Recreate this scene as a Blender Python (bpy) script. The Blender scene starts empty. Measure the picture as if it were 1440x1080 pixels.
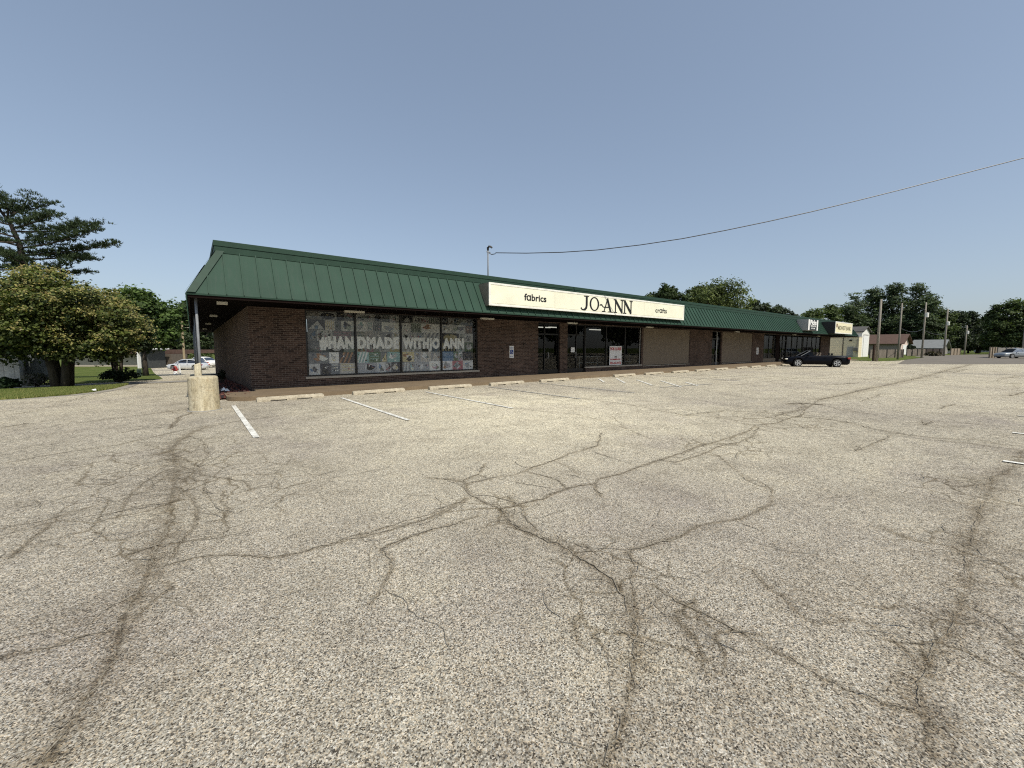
import bpy, math, random
import numpy as np
from mathutils import Vector, Matrix
random.seed(7)
rng = np.random.default_rng(7)
S = bpy.context.scene
C = S.collection
R = math.radians

# ------------------------------------------------------------------ measuring
# camera calibration (metres, X along the facade, Y towards it)
F, CX, CY, CAMH = 576.0, 720.0, 540.0, 1.6
PITCH = math.atan(51/576); YAW = R(37.9)
fw = np.array([math.sin(YAW)*math.cos(PITCH), math.cos(YAW)*math.cos(PITCH), -math.sin(PITCH)])
rt = np.array([math.cos(YAW), -math.sin(YAW), 0.0])
up = np.cross(rt, fw)
def ray(x, y): return fw + (x-CX)/F*rt + (CY-y)/F*up
def onG(x, y, z=0.0):
    d = ray(x, y); t = (z-CAMH)/d[2]; return (d[0]*t, d[1]*t)
def onY(x, y, Y):
    d = ray(x, y); t = Y/d[1]; return (d[0]*t, CAMH+d[2]*t)
def onX(x, y, X):
    d = ray(x, y); t = X/d[0]; return (d[1]*t, CAMH+d[2]*t)
def col(x, depth):                       # ground point in a picture column
    d = ray(x, 489); return (d[0]*depth, d[1]*depth)
def hgt(y, depth):
    return CAMH + (489-y)*depth/F
def zg(x, y):                            # the land falls away behind the left drive
    x = np.asarray(x, float); y = np.asarray(y, float)
    k = np.clip((30-x)/20, 0, 1)
    t = np.clip((y-19)/32, 0, 1.3)
    return -1.0*k*t
def zgf(x, y): return float(zg(x, y))

# ------------------------------------------------------------------ materials
def lin(c):
    return tuple(((v/12.92) if v <= .04045 else ((v+.055)/1.055)**2.4) for v in c)
def rgb(r, g, b): return lin((r/255, g/255, b/255))+(1,)
class NT:
    def __init__(s, name):
        s.m = bpy.data.materials.new(name); s.m.use_nodes = True
        s.n = s.m.node_tree.nodes; s.l = s.m.node_tree.links
        s.b = s.n['Principled BSDF']; s.out = s.n['Material Output']
    def node(s, t, **k):
        n = s.n.new(t)
        for a, v in k.items():
            if a.startswith('i_'):
                n.inputs[a[2:].replace('_', ' ')].default_value = v
            else: setattr(n, a, v)
        return n
    def link(s, a, b): s.l.new(a, b)
    def setb(s, **k):
        for a, v in k.items(): s.b.inputs[a.replace('_', ' ')].default_value = v
    def coord(s): return s.node('ShaderNodeTexCoord').outputs['Object']
    def mapv(s, src, scale=(1,1,1), rot=(0,0,0), loc=(0,0,0)):
        n = s.node('ShaderNodeMapping'); n.inputs['Scale'].default_value = scale
        n.inputs['Rotation'].default_value = rot; n.inputs['Location'].default_value = loc
        s.link(src, n.inputs[0]); return n.outputs[0]
    def noise(s, src, scale, detail=3, rough=.55):
        n = s.node('ShaderNodeTexNoise'); n.inputs['Scale'].default_value = scale
        n.inputs['Detail'].default_value = detail; n.inputs['Roughness'].default_value = rough
        if src: s.link(src, n.inputs['Vector'])
        return n.outputs['Fac']
    def ramp(s, src, stops, interp='LINEAR'):
        n = s.node('ShaderNodeValToRGB'); cr = n.color_ramp; cr.interpolation = interp
        while len(cr.elements) < len(stops): cr.elements.new(.5)
        for e, (p, c) in zip(cr.elements, stops):
            e.position = p; e.color = c if len(c) == 4 else tuple(c)+(1,)
        s.link(src, n.inputs[0]); return n.outputs['Color']
    def mix(s, a, b, fac, mode='MIX'):
        n = s.node('ShaderNodeMix'); n.data_type = 'RGBA'; n.blend_type = mode
        for sock, v in ((n.inputs[0], fac), (n.inputs[6], a), (n.inputs[7], b)):
            if hasattr(v, 'is_linked'): s.link(v, sock)
            else: sock.default_value = v
        return n.outputs[2]
    def math(s, op, a, b=0.0, clamp=False):
        n = s.node('ShaderNodeMath'); n.operation = op; n.use_clamp = clamp
        for sock, v in ((n.inputs[0], a), (n.inputs[1], b)):
            if hasattr(v, 'is_linked'): s.link(v, sock)
            else: sock.default_value = v
        return n.outputs[0]
    def rng(s, v, a, b, c=0.0, d=1.0):
        n = s.node('ShaderNodeMapRange'); n.clamp = True
        s.link(v, n.inputs[0])
        for i, q in enumerate((a, b, c, d)): n.inputs[1+i].default_value = q
        return n.outputs[0]
    def bump(s, h, strength=.3, dist=.01):
        n = s.node('ShaderNodeBump'); n.inputs['Strength'].default_value = strength
        n.inputs['Distance'].default_value = dist
        s.link(h, n.inputs['Height']); s.link(n.outputs[0], s.b.inputs['Normal'])
    def base(s, c): s.link(c, s.b.inputs['Base Color'])
def g3(v): return (v, v, v, 1)

def simple(name, color, rough=.6, metal=0, var=.18, scale=3, spec=.4, bump=0, coat=0):
    t = NT(name); co = t.coord()
    n = t.noise(co, scale, 5, .65)
    t.base(t.mix(color, t.ramp(n, [(.25, g3(1-var*1.6)), (.75, g3(1+var*.7))]), 1.0, 'MULTIPLY'))
    t.setb(Roughness=rough, Metallic=metal); t.b.inputs['Specular IOR Level'].default_value = spec
    if coat: t.b.inputs['Coat Weight'].default_value = coat; t.b.inputs['Coat Roughness'].default_value = .04
    if bump: t.bump(t.noise(co, scale*12, 4), bump, .01)
    return t.m

def mat_asphalt():
    t = NT('aged_asphalt'); co = t.coord()
    def vor(scale):
        n = t.node('ShaderNodeTexVoronoi'); n.inputs['Scale'].default_value = scale
        t.link(co, n.inputs['Vector'])
        sp = t.node('ShaderNodeSeparateColor'); t.link(n.outputs['Color'], sp.inputs[0])
        return n, sp
    v1, s1 = vor(165); v2, s2 = vor(95)
    stones = t.ramp(s1.outputs[0], [(0, (.06,.052,.040)), (.2, (.25,.228,.183)), (.45, (.51,.47,.37)), (.8, (.71,.655,.52)), (1, (.95,.90,.76))])
    tint = t.ramp(s1.outputs[1], [(0, (1.06,.97,.86)), (.5, (1,1,1)), (1, (.93,.98,1.05))])
    c = t.mix(stones, tint, 1.0, 'MULTIPLY')
    c = t.mix(c, t.ramp(s2.outputs[0], [(0, g3(.60)), (.22, g3(.94)), (1, g3(1.16))]), 1.0, 'MULTIPLY')
    nm = t.noise(co, 24, 5, .8)
    c = t.mix(c, t.ramp(nm, [(.3, g3(.86)), (.6, g3(1.06)), (.8, g3(1.1))]), 1.0, 'MULTIPLY')
    n1 = t.noise(co, 1.3, 5, .6)
    c = t.mix(c, t.ramp(n1, [(.3, (.80,.79,.78)), (.55, (1,1,1)), (.75, (1.07,1.06,1.02))]), 1.0, 'MULTIPLY')
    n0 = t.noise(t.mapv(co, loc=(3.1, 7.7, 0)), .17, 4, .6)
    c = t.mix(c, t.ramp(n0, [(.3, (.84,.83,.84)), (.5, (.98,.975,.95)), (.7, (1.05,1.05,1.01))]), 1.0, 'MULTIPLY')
    pb = t.noise(t.mapv(co, loc=(9, 2, 0)), .55, 3, .6)        # cooler, oil-darkened patches
    c = t.mix(c, t.mix(c, (.86,.85,.89,1), 1.0, 'MULTIPLY'), t.rng(pb, .55, .75))
    gr = t.node('ShaderNodeAttribute', attribute_name='grain').outputs['Fac']
    v3, s3 = vor(40); v4, s4 = vor(17)
    c = t.mix(c, t.mix(c, t.ramp(s3.outputs[0], [(0, g3(.48)), (.2, g3(.82)), (.5, g3(1.03)), (1, g3(1.24))]), 1.0, 'MULTIPLY'), t.rng(gr, 0, 1, .18, .72))
    c = t.mix(c, t.mix(c, t.ramp(s4.outputs[0], [(0, g3(.62)), (.25, g3(.92)), (1, g3(1.12))]), 1.0, 'MULTIPLY'), t.rng(gr, .3, 1.6, 0, .8))
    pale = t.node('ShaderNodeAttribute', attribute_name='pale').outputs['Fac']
    c = t.mix(t.mix(c, (.66,.652,.68,1), 1.0, 'MULTIPLY'), t.mix(c, (1.23,1.22,1.18,1), 1.0, 'MULTIPLY'), pale)  # lens falloff painted into the albedo: darker foreground, brighter mid-lot
    # worn-in dirt and the cracks
    cd = t.node('ShaderNodeAttribute', attribute_name='crack').outputs['Fac']
    st = t.node('ShaderNodeAttribute', attribute_name='stain').outputs['Fac']
    al = t.node('ShaderNodeAttribute', attribute_name='web').outputs['Fac']
    jag = t.noise(co, 9, 6, .75); jag2 = t.noise(co, 40, 3, .6)
    stm = t.math('MULTIPLY', st, t.rng(t.noise(co, 5, 7, .9), .38, .64))
    c = t.mix(c, t.mix(c, (.42,.37,.30,1), 1.0, 'MULTIPLY'), t.math('MULTIPLY', stm, .95, True))
    d1 = t.math('ADD', cd, t.math('MULTIPLY', t.math('SUBTRACT', jag, .47), .085))
    d1 = t.math('ADD', d1, t.math('MULTIPLY', t.math('SUBTRACT', jag2, .5), .065))
    soft = t.math('MULTIPLY', t.rng(d1, -.004, .024, 1, 0), .6)
    c = t.mix(c, t.mix(c, (.50,.45,.37,1), 1.0, 'MULTIPLY'), soft)
    core = t.rng(d1, -.022, -.004, 1, 0)
    c = t.mix(c, (.06,.05,.04,1), t.math('MULTIPLY', core, .5))
    # fine random web near the bad patches and weakly everywhere
    wv = t.node('ShaderNodeTexVoronoi'); wv.feature = 'DISTANCE_TO_EDGE'; wv.inputs['Scale'].default_value = 1.9
    wn = t.node('ShaderNodeTexNoise'); wn.inputs['Scale'].default_value = 2.2; wn.inputs['Detail'].default_value = 5
    t.link(co, wn.inputs['Vector'])
    va = t.node('ShaderNodeVectorMath', operation='MULTIPLY_ADD'); t.link(wn.outputs['Color'], va.inputs[0])
    va.inputs[1].default_value = (.45, .45, 0); t.link(co, va.inputs[2]); t.link(va.outputs[0], wv.inputs['Vector'])
    wl = t.rng(wv.outputs['Distance'], .0, .035, 1, 0)
    wm = t.math('MULTIPLY', wl, t.rng(t.math('ADD', al, t.math('MULTIPLY', t.noise(co, 1.1, 3), .5)), .50, .85))
    c = t.mix(c, t.mix(c, (.42,.38,.31,1), 1.0, 'MULTIPLY'), t.math('MULTIPLY', wm, .8))
    # long hairline cracks further out, where the mesh is coarse
    w2 = t.node('ShaderNodeTexVoronoi'); w2.feature = 'DISTANCE_TO_EDGE'; w2.inputs['Scale'].default_value = .16
    vb = t.node('ShaderNodeVectorMath', operation='MULTIPLY_ADD'); t.link(wn.outputs['Color'], vb.inputs[0])
    vb.inputs[1].default_value = (1.2, 1.2, 0); t.link(co, vb.inputs[2]); t.link(vb.outputs[0], w2.inputs['Vector'])
    far = t.node('ShaderNodeAttribute', attribute_name='outer').outputs['Fac']
    wl2 = t.math('MULTIPLY', t.rng(w2.outputs['Distance'], .0, .012, 1, 0), far)
    c = t.mix(c, t.mix(c, (.45,.42,.36,1), 1.0, 'MULTIPLY'), t.math('MULTIPLY', wl2, .8))
    t.base(c); t.setb(Roughness=.93); t.b.inputs['Specular IOR Level'].default_value = .15
    hh = t.math('ADD', t.math('MULTIPLY', s1.outputs[0], .6), t.math('MULTIPLY', nm, .5))
    hh = t.math('SUBTRACT', hh, t.math('MULTIPLY', core, 1.2))
    t.bump(hh, .55, .012)
    return t.m

def mat_brick(axis):
    t = NT('brown_brick_'+axis); co = t.coord()
    sx = t.node('ShaderNodeSeparateXYZ'); t.link(co, sx.inputs[0])
    cb = t.node('ShaderNodeCombineXYZ')
    t.link(sx.outputs['X' if axis == 'front' else 'Y'], cb.inputs[0]); t.link(sx.outputs['Z'], cb.inputs[1])
    b = t.node('ShaderNodeTexBrick'); t.link(cb.outputs[0], b.inputs['Vector'])
    b.inputs['Scale'].default_value = 1; b.inputs['Brick Width'].default_value = .215
    b.inputs['Row Height'].default_value = .072; b.inputs['Mortar Size'].default_value = .0065
    b.inputs['Mortar Smooth'].default_value = .3
    b.inputs['Color1'].default_value = (.118,.078,.060,1); b.inputs['Color2'].default_value = (.045,.030,.025,1)
    b.inputs['Mortar'].default_value = (.19,.155,.128,1)
    v = t.noise(co, 26, 3); v2 = t.noise(co, .9, 4)
    c = t.mix(b.outputs['Color'], t.ramp(v, [(.3, g3(.7)), (.7, g3(1.25))]), 1.0, 'MULTIPLY')
    c = t.mix(c, t.ramp(v2, [(.3, g3(.8)), (.7, g3(1.15))]), 1.0, 'MULTIPLY')
    t.base(c); t.setb(Roughness=.9); t.b.inputs['Specular IOR Level'].default_value = .08; t.bump(t.math('SUBTRACT', 1.0, b.outputs['Fac']), .3, .006)
    return t.m

def mat_attr(name, rough=.7, attr='col', spec=.2, trans=0, mul=1.0):
    t = NT(name)
    a = t.node('ShaderNodeAttribute', attribute_name=attr).outputs['Color']
    t.base(t.mix(a, g3(mul), 1.0, 'MULTIPLY')); t.setb(Roughness=rough); t.b.inputs['Specular IOR Level'].default_value = spec
    if trans:
        tr = t.node('ShaderNodeBsdfTranslucent'); t.link(t.mix(a, (1.4,1.6,.7,1), 1.0, 'MULTIPLY'), tr.inputs[0])
        ms = t.node('ShaderNodeMixShader'); ms.inputs[0].default_value = trans
        t.link(t.b.outputs[0], ms.inputs[1]); t.link(tr.outputs[0], ms.inputs[2]); t.link(ms.outputs[0], t.out.inputs[0])
    return t.m

def mat_glass(name, tint=(.55,.6,.6,1), rough=.0, dirt=.05):
    t = NT(name)
    tr = t.node('ShaderNodeBsdfTransparent'); tr.inputs[0].default_value = tint
    gl = t.node('ShaderNodeBsdfGlossy'); gl.inputs['Roughness'].default_value = rough; gl.inputs[0].default_value = g3(.9)
    fr = t.node('ShaderNodeFresnel'); fr.inputs[0].default_value = 1.5
    f = t.math('MULTIPLY_ADD', fr.outputs[0], .9)
    ms = t.node('ShaderNodeMixShader'); t.link(t.math('ADD', t.math('MULTIPLY', fr.outputs[0], .42), .008), ms.inputs[0])
    t.link(tr.outputs[0], ms.inputs[1]); t.link(gl.outputs[0], ms.inputs[2]); t.link(ms.outputs[0], t.out.inputs[0])
    return t.m

def mat_concrete(name, c1, c2, streak=False, scale=4):
    t = NT(name); co = t.coord()
    n = t.noise(t.mapv(co, (1, 1, .25) if streak else (1,1,1)), scale, 6, .7); n2 = t.noise(co, 60, 2)
    c = t.mix(c1, c2, t.rng(n, .35, .65))
    c = t.mix(c, t.ramp(n2, [(.3, g3(.8)), (.7, g3(1.15))]), 1.0, 'MULTIPLY')
    if streak:
        s_ = t.noise(t.mapv(co, (9, 9, .6)), 2.2, 5, .8)
        c = t.mix(c, (.13,.10,.055,1), t.math('MULTIPLY', t.rng(s_, .5, .66), .42))
        s2_ = t.noise(co, 7, 6, .75); c = t.mix(c, (.20,.16,.10,1), t.math('MULTIPLY', t.rng(s2_, .52, .66), .7))
        s3_ = t.noise(co, 26, 4, .8); c = t.mix(c, t.ramp(s3_, [(.3, g3(.72)), (.6, g3(1.08))]), 1.0, 'MULTIPLY')
        rr = t.noise(t.mapv(co, (1, 1, 2.0)), 3.2, 4, .7)
        c = t.mix(c, (.36,.22,.10,1), t.math('MULTIPLY', t.rng(rr, .58, .75), .6))
    t.base(c); t.setb(Roughness=.9); t.bump(t.math('ADD', n2, n), .35, .008)
    return t.m

def mat_panel_green():
    t = NT('green_standing_seam_metal'); co = t.coord()
    n = t.noise(co, .8, 4); n2 = t.noise(t.mapv(co, (6, .7, .7)), 3, 5, .7)
    c = t.mix((.022,.050,.035,1), (.027,.062,.043,1), t.rng(n, .3, .7))
    c = t.mix(c, (.044,.064,.051,1), t.math('MULTIPLY', t.rng(n2, .5, .8), .7))
    t.base(c); t.setb(Roughness=.6, Metallic=.0); t.b.inputs['Specular IOR Level'].default_value = .15
    t.bump(t.noise(co, 1.6, 2), .15, .02)
    return t.m

def mat_grass_ground():
    t = NT('mown_grass'); co = t.coord()
    n = t.noise(co, 1.2, 5, .65); n2 = t.noise(co, 22, 3, .7)
    c = t.ramp(n, [(.3, (.06,.09,.022)), (.5, (.10,.13,.035)), (.7, (.165,.165,.06))])
    c = t.mix(c, t.ramp(n2, [(.3, g3(.55)), (.7, g3(1.35))]), 1.0, 'MULTIPLY')
    t.base(c); t.setb(Roughness=1); t.b.inputs['Specular IOR Level'].default_value = .05
    t.bump(n2, .9, .05)
    return t.m

def mat_bark():
    t = NT('bark'); co = t.coord()
    n = t.noise(t.mapv(co, (1,1,.2)), 14, 5, .7)
    t.base(t.ramp(n, [(.3, (.018,.014,.011)), (.7, (.075,.06,.045))])); t.setb(Roughness=.95); t.bump(n, .7, .03)
    return t.m

def mat_sidingboards(name, color, axis='Y', step=.18, vertical=False, rough=.8, var=.25):
    t = NT(name); co = t.coord()
    w = t.node('ShaderNodeTexWave'); w.wave_type = 'BANDS'; w.wave_profile = 'SAW'
    w.bands_direction = 'Z' if not vertical else axis
    w.inputs['Scale'].default_value = 1/step*.1*math.pi/ (math.pi/2) * .5 *10/10*3.14159/3.14159
    w.inputs['Scale'].default_value = (2*math.pi/step)/20.0
    t.link(co, w.inputs['Vector'])
    n = t.noise(co, 1.5, 5, .7)
    c = t.mix(color, t.ramp(n, [(.25, g3(1-var)), (.75, g3(1+var*.6))]), 1.0, 'MULTIPLY')
    c = t.mix(c, t.ramp(w.outputs['Fac'], [(0, g3(.45)), (.1, g3(1)), (1, g3(.95))]), 1.0, 'MULTIPLY')
    t.base(c); t.setb(Roughness=rough); t.bump(w.outputs['Fac'], .3, .02)
    return t.m

M = {}
M['asphalt'] = mat_asphalt()
M['brick'] = mat_brick('front'); M['brick_side'] = mat_brick('side')
M['green'] = mat_panel_green()
M['green_cap'] = simple('green_trim_metal', (.022,.050,.034,1), .55, var=.15, spec=.2)
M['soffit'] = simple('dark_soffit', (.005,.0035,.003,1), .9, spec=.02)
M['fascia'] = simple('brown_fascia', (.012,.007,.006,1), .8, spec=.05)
M['stucco'] = simple('tan_stucco', (.195,.158,.115,1), .9, var=.10, scale=2, bump=.3)
M['frame'] = simple('dark_bronze_frame', (.012,.011,.010,1), .4)
M['alu'] = simple('aluminium', (.42,.42,.41,1), .4, .3, var=.1)
M['sill'] = simple('painted_sill', (.42,.38,.31,1), .7, var=.15)
M['glass'] = mat_glass('store_glass', (.62,.66,.66,1))
M['glass2'] = mat_glass('poster_glass', (.85,.86,.86,1))
M['carglass'] = mat_glass('car_glass', (.12,.13,.14,1))
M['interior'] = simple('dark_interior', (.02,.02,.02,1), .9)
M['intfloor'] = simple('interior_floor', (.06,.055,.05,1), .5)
M['walk'] = mat_concrete('exposed_aggregate_walk', (.20,.148,.090,1), (.145,.105,.065,1), scale=2)
M['kerbstop'] = mat_concrete('wheel_stop_concrete', (.52,.46,.35,1), (.30,.26,.19,1), scale=9)
M['oldconc'] = mat_concrete('weathered_concrete', (.62,.56,.41,1), (.44,.37,.23,1), True, 5)
M['greyconc'] = mat_concrete('grey_concrete', (.30,.29,.27,1), (.20,.20,.19,1))
M['paint'] = None
M['steel'] = simple('galvanised_steel', (.20,.21,.22,1), .6, .0, var=.2)
M['signface'] = simple('cream_sign_face', (.78,.76,.60,1), .45, var=.07, scale=1.2)
M['signbox'] = simple('sign_box_metal', (.20,.185,.15,1), .5)
M['signtrim'] = simple('sign_trim_white', (.78,.77,.70,1), .4)
M['black'] = simple('black_lettering', (.012,.012,.012,1), .35, var=.05)
M['white'] = simple('white_paint', (.78,.78,.76,1), .5, var=.08)
M['red'] = simple('red_print', (.45,.03,.03,1), .5)
M['blue'] = simple('blue_print', (.02,.06,.28,1), .5)
M['grass'] = mat_grass_ground()
M['bark'] = mat_bark()
M['leaf'] = mat_attr('leaves', .6, trans=.22)
M['needle'] = mat_attr('needles', .7, trans=.08)
M['print'] = mat_attr('window_prints', .55, mul=1.4)
M['blade'] = mat_attr('grass_blades', .7, trans=.3)
M['wood_pole'] = mat_concrete('weathered_pole_wood', (.29,.265,.22,1), (.18,.16,.13,1), scale=9)
M['rubber'] = simple('tyre_rubber', (.016,.016,.016,1), .8)
M['rim'] = simple('alloy_rim', (.55,.55,.56,1), .3, .7, var=.05)
M['carblack'] = simple('black_car_paint', (.002,.002,.004,1), .3, 0, var=.05, spec=.12, coat=.06)
M['carsilver'] = simple('silver_car_paint', (.22,.24,.26,1), .4, .3, var=.04, spec=.6, coat=1)
M['carpale'] = simple('pale_car_paint', (.62,.63,.64,1), .3, .2, var=.04, spec=.6, coat=1)
M['carblue'] = simple('dark_car_paint', (.05,.06,.07,1), .3, .2, var=.04, spec=.6, coat=1)
M['tail'] = simple('tail_light_red', (.42,.015,.015,1), .2, coat=1)
M['seatmat'] = simple('tan_car_seat', (.20,.16,.12,1), .6)
M['lamp'] = simple('soffit_light_lens', (.62,.60,.52,1), .5, var=.05)
t = NT('lit_tube'); t.setb(Roughness=.5); t.base(t.ramp(t.noise(t.coord(), 2), [(0, g3(.8)), (1, g3(.8))]))
t.b.inputs['Emission Color'].default_value = (1,.93,.8,1); t.b.inputs['Emission Strength'].default_value = .8
M['tube'] = t.m
t = NT('worn_white_paint'); co = t.coord()
n = t.noise(co, 30, 4, .75); n2 = t.noise(co, 3, 4, .7)
t.base(t.mix((.30,.28,.24,1), (.74,.73,.67,1), t.rng(t.math('ADD', n, t.math('MULTIPLY', n2, .6)),   .64, .86)))
t.setb(Roughness=.85); M['paint'] = t.m
t = NT('very_worn_white_paint'); co = t.coord()
n = t.noise(co, 24, 4, .8)
t.base(t.mix((.29,.275,.24,1), (.60,.59,.54,1), t.rng(n, .48, .62))); t.setb(Roughness=.9); M['paint_old'] = t.m

# ------------------------------------------------------------------ mesh tools
def origin(o):
    v = Vector((0,0,0))
    while o is not None: v += o.location; o = o.parent
    return v
class MB:
    def __init__(s): s.v = []; s.f = []; s.c = []
    def poly(s, pts, color=None):
        b = len(s.v); s.v += [tuple(p) for p in pts]; s.f.append(tuple(range(b, b+len(pts)))); s.c.append(color)
    def box(s, x0, x1, y0, y1, z0, z1, color=None):
        b = len(s.v)
        s.v += [(x,y,z) for z in (z0,z1) for y in (y0,y1) for x in (x0,x1)]
        for f in ((0,2,3,1),(4,5,7,6),(0,1,5,4),(2,6,7,3),(0,4,6,2),(1,3,7,5)):
            s.f.append(tuple(b+i for i in f)); s.c.append(color)
        return s
    def hexa(s, p, color=None):      # 8 points: bottom ring 0-3, top ring 4-7
        b = len(s.v); s.v += [tuple(q) for q in p]
        for f in ((3,2,1,0),(4,5,6,7),(0,1,5,4),(1,2,6,5),(2,3,7,6),(3,0,4,7)):
            s.f.append(tuple(b+i for i in f)); s.c.append(color)
        return s
    def tube(s, pts, rad, n=8, cap=True, color=None):
        pts = [Vector(p) for p in pts]
        if not hasattr(rad, '__len__'): rad = [rad]*len(pts)
        rings = []
        for i, p in enumerate(pts):
            d = (pts[min(i+1, len(pts)-1)]-pts[max(i-1, 0)]).normalized()
            a = d.cross(Vector((0,0,1)) if abs(d.z) < .9 else Vector((1,0,0))).normalized(); bb = d.cross(a)
            r0 = len(s.v)
            for k in range(n):
                q = p+(a*math.cos(2*math.pi*k/n)+bb*math.sin(2*math.pi*k/n))*rad[i]; s.v.append(tuple(q))
            rings.append(r0)
        for i in range(len(rings)-1):
            for k in range(n):
                s.f.append((rings[i]+k, rings[i+1]+k, rings[i+1]+(k+1)%n, rings[i]+(k+1)%n)); s.c.append(color)
        if cap:
            s.f.append(tuple(rings[0]+k for k in range(n))); s.c.append(color)
            s.f.append(tuple(rings[-1]+k for k in reversed(range(n)))); s.c.append(color)
        return s
    def lathe(s, prof, cx=0, cy=0, n=24, axis='z', cz=0):
        b = len(s.v)
        for r, h in prof:
            for k in range(n):
                a = 2*math.pi*k/n
                if axis == 'z': s.v.append((cx+r*math.cos(a), cy+r*math.sin(a), h+cz))
                else: s.v.append((cx+h, cy+r*math.cos(a), cz+r*math.sin(a)))
        for i in range(len(prof)-1):
            for k in range(n):
                s.f.append((b+i*n+k, b+i*n+(k+1)%n, b+(i+1)*n+(k+1)%n, b+(i+1)*n+k)); s.c.append(None)
        s.f.append(tuple(b+k for k in reversed(range(n)))); s.c.append(None)
        s.f.append(tuple(b+(len(prof)-1)*n+k for k in range(n))); s.c.append(None)
        return s
    def build(s, name, mat, parent=None, bevel=0, smooth=False, fixn=True):
        me = bpy.data.meshes.new(name)
        o = origin(parent)
        me.from_pydata([(x-o.x, y-o.y, z-o.z) for x,y,z in s.v], [], s.f)
        me.update()
        if fixn:
            import bmesh
            bm = bmesh.new(); bm.from_mesh(me); bmesh.ops.recalc_face_normals(bm, faces=bm.faces); bm.to_mesh(me); bm.free()
        if any(c is not None for c in s.c):
            at = me.color_attributes.new('col', 'FLOAT_COLOR', 'CORNER')
            buf = []
            for p, c in zip(me.polygons, s.c): buf += list((c or (.5,.5,.5,1)))*p.loop_total
            at.data.foreach_set('color', buf)
        me.materials.append(mat)
        if smooth:
            me.polygons.foreach_set('use_smooth', [True]*len(me.polygons))
        ob = bpy.data.objects.new(name, me); C.objects.link(ob); ob.parent = parent
        if bevel:
            m = ob.modifiers.new('Bevel', 'BEVEL'); m.width = bevel; m.segments = 2; m.limit_method = 'ANGLE'
        return ob
def tag(o, label=None, cat=None, group=None, kind=None):
    for k, v in (('label', label), ('category', cat), ('group', group), ('kind', kind)):
        if v: o[k] = v
    return o
def thing(name, label, cat, loc=(0,0,0), group=None):
    o = bpy.data.objects.new(name, None); C.objects.link(o); o.location = loc; o.empty_display_size = .3
    return tag(o, label, cat, group)
def dup(src, loc=None, rz=None, label=None):
    def rec(o, par):
        c = o.copy(); C.objects.link(c); c.parent = par
        for ch in list(o.children): rec(ch, c)
        return c
    kids = list(src.children)
    r = src.copy(); C.objects.link(r)
    for ch in kids: rec(ch, r)
    if loc is not None: r.location = loc
    if rz is not None: r.rotation_euler[2] = rz
    if label: r['label'] = label
    return r
def text_mesh(name, body, size, loc, mat, parent, bold=0.0, extrude=.008, width=None, space=1.0, align='LEFT', shear=0, rx=90, rz=0):
    cu = bpy.data.curves.new(name, 'FONT'); cu.body = body; cu.size = size; cu.offset = bold; cu.extrude = extrude
    cu.space_character = space; cu.align_x = align; cu.resolution_u = 3; cu.shear = shear
    tmp = bpy.data.objects.new('tmp', cu); C.objects.link(tmp)
    dg = bpy.context.evaluated_depsgraph_get()
    me = bpy.data.meshes.new_from_object(tmp.evaluated_get(dg)); me.name = name
    bpy.data.objects.remove(tmp); bpy.data.curves.remove(cu)
    me.materials.clear(); me.materials.append(mat)
    n = len(me.vertices); a = np.empty(n*3); me.vertices.foreach_get('co', a); a = a.reshape(-1, 3)
    if width:
        w = a[:,0].max()-a[:,0].min(); k = width/w
        a[:,0] = (a[:,0]-a[:,0].min())*k
        if align == 'CENTER': a[:,0] -= width/2
    o = origin(parent)
    cz, sz = math.cos(rz), math.sin(rz)
    x, y, z = a[:,0].copy(), -a[:,2].copy(), a[:,1].copy()      # stands upright, faces -Y
    y = y - 0
    a[:,0] = x*cz - y*sz + loc[0]-o.x; a[:,1] = x*sz + y*cz + loc[1]-o.y; a[:,2] = z + loc[2]-o.z
    me.vertices.foreach_set('co', a.ravel()); me.update()
    ob = bpy.data.objects.new(name, me); C.objects.link(ob); ob.parent = parent
    return ob

# ------------------------------------------------------------------ ground, cracks
CR = []   # (pixel polyline measured on the photograph's ground, width m, stain width m, stain strength)
def cr(pts, w=.012, sw=.10, ss=.5): CR.append(([onG(*p) for p in pts], w*.8 if w < .03 else w, sw*.8, ss*.5 if sw < .13 else ss))
cr([(290,600),(263,612),(247,623),(242,635),(247,657),(245,683),(237,713),(235,747),(220,770),(210,800),(200,826),(180,857),(170,885),(166,915),(150,940),(125,975),(97,1022),(62,1076)], .013, .17, 1)
cr([(262,625),(250,660),(248,690),(240,730),(228,765),(212,805),(192,850)], .0, .33, .55)
cr([(245,640),(238,680),(226,700),(200,715),(190,705)], .0, .2, .5)
cr([(268,573),(267,582),(250,587),(246,595),(238,603)], .030, .05, 1)
cr([(253,581),(235,579),(195,584),(180,586),(120,593),(60,600)], .012, .05, .5)
cr([(0,652),(40,645),(100,635),(165,626),(225,612),(265,603),(330,593),(400,583),(470,577),(560,569),(650,562)], .010, .10, .45)
cr([(0,743),(60,733),(130,712),(170,703),(205,690),(240,665)], .008, .1, .4)
cr([(15,785),(25,775),(45,757),(65,743),(68,736)], .016, .08, .9)
cr([(247,640),(280,655),(283,668),(310,672),(345,678),(352,690)], .012, .06, .6)
cr([(245,683),(270,700),(278,715),(275,740),(250,768),(242,785)], .012, .07, .6)
cr([(315,690),(310,705),(322,715),(315,730),(290,735)], .009, .06, .4)
cr([(247,657),(225,665),(200,680),(180,700),(165,728)], .009, .08, .5)
cr([(262,612),(285,620),(292,640),(280,655)], .008, .05, .4)
cr([(300,705),(285,690),(292,672)], .008, .05, .4)
cr([(0,925),(60,912),(110,897),(150,890),(170,880)], .012, .06, .8)
cr([(190,870),(215,845),(240,828),(236,818)], .014, .05, .7)
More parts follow.
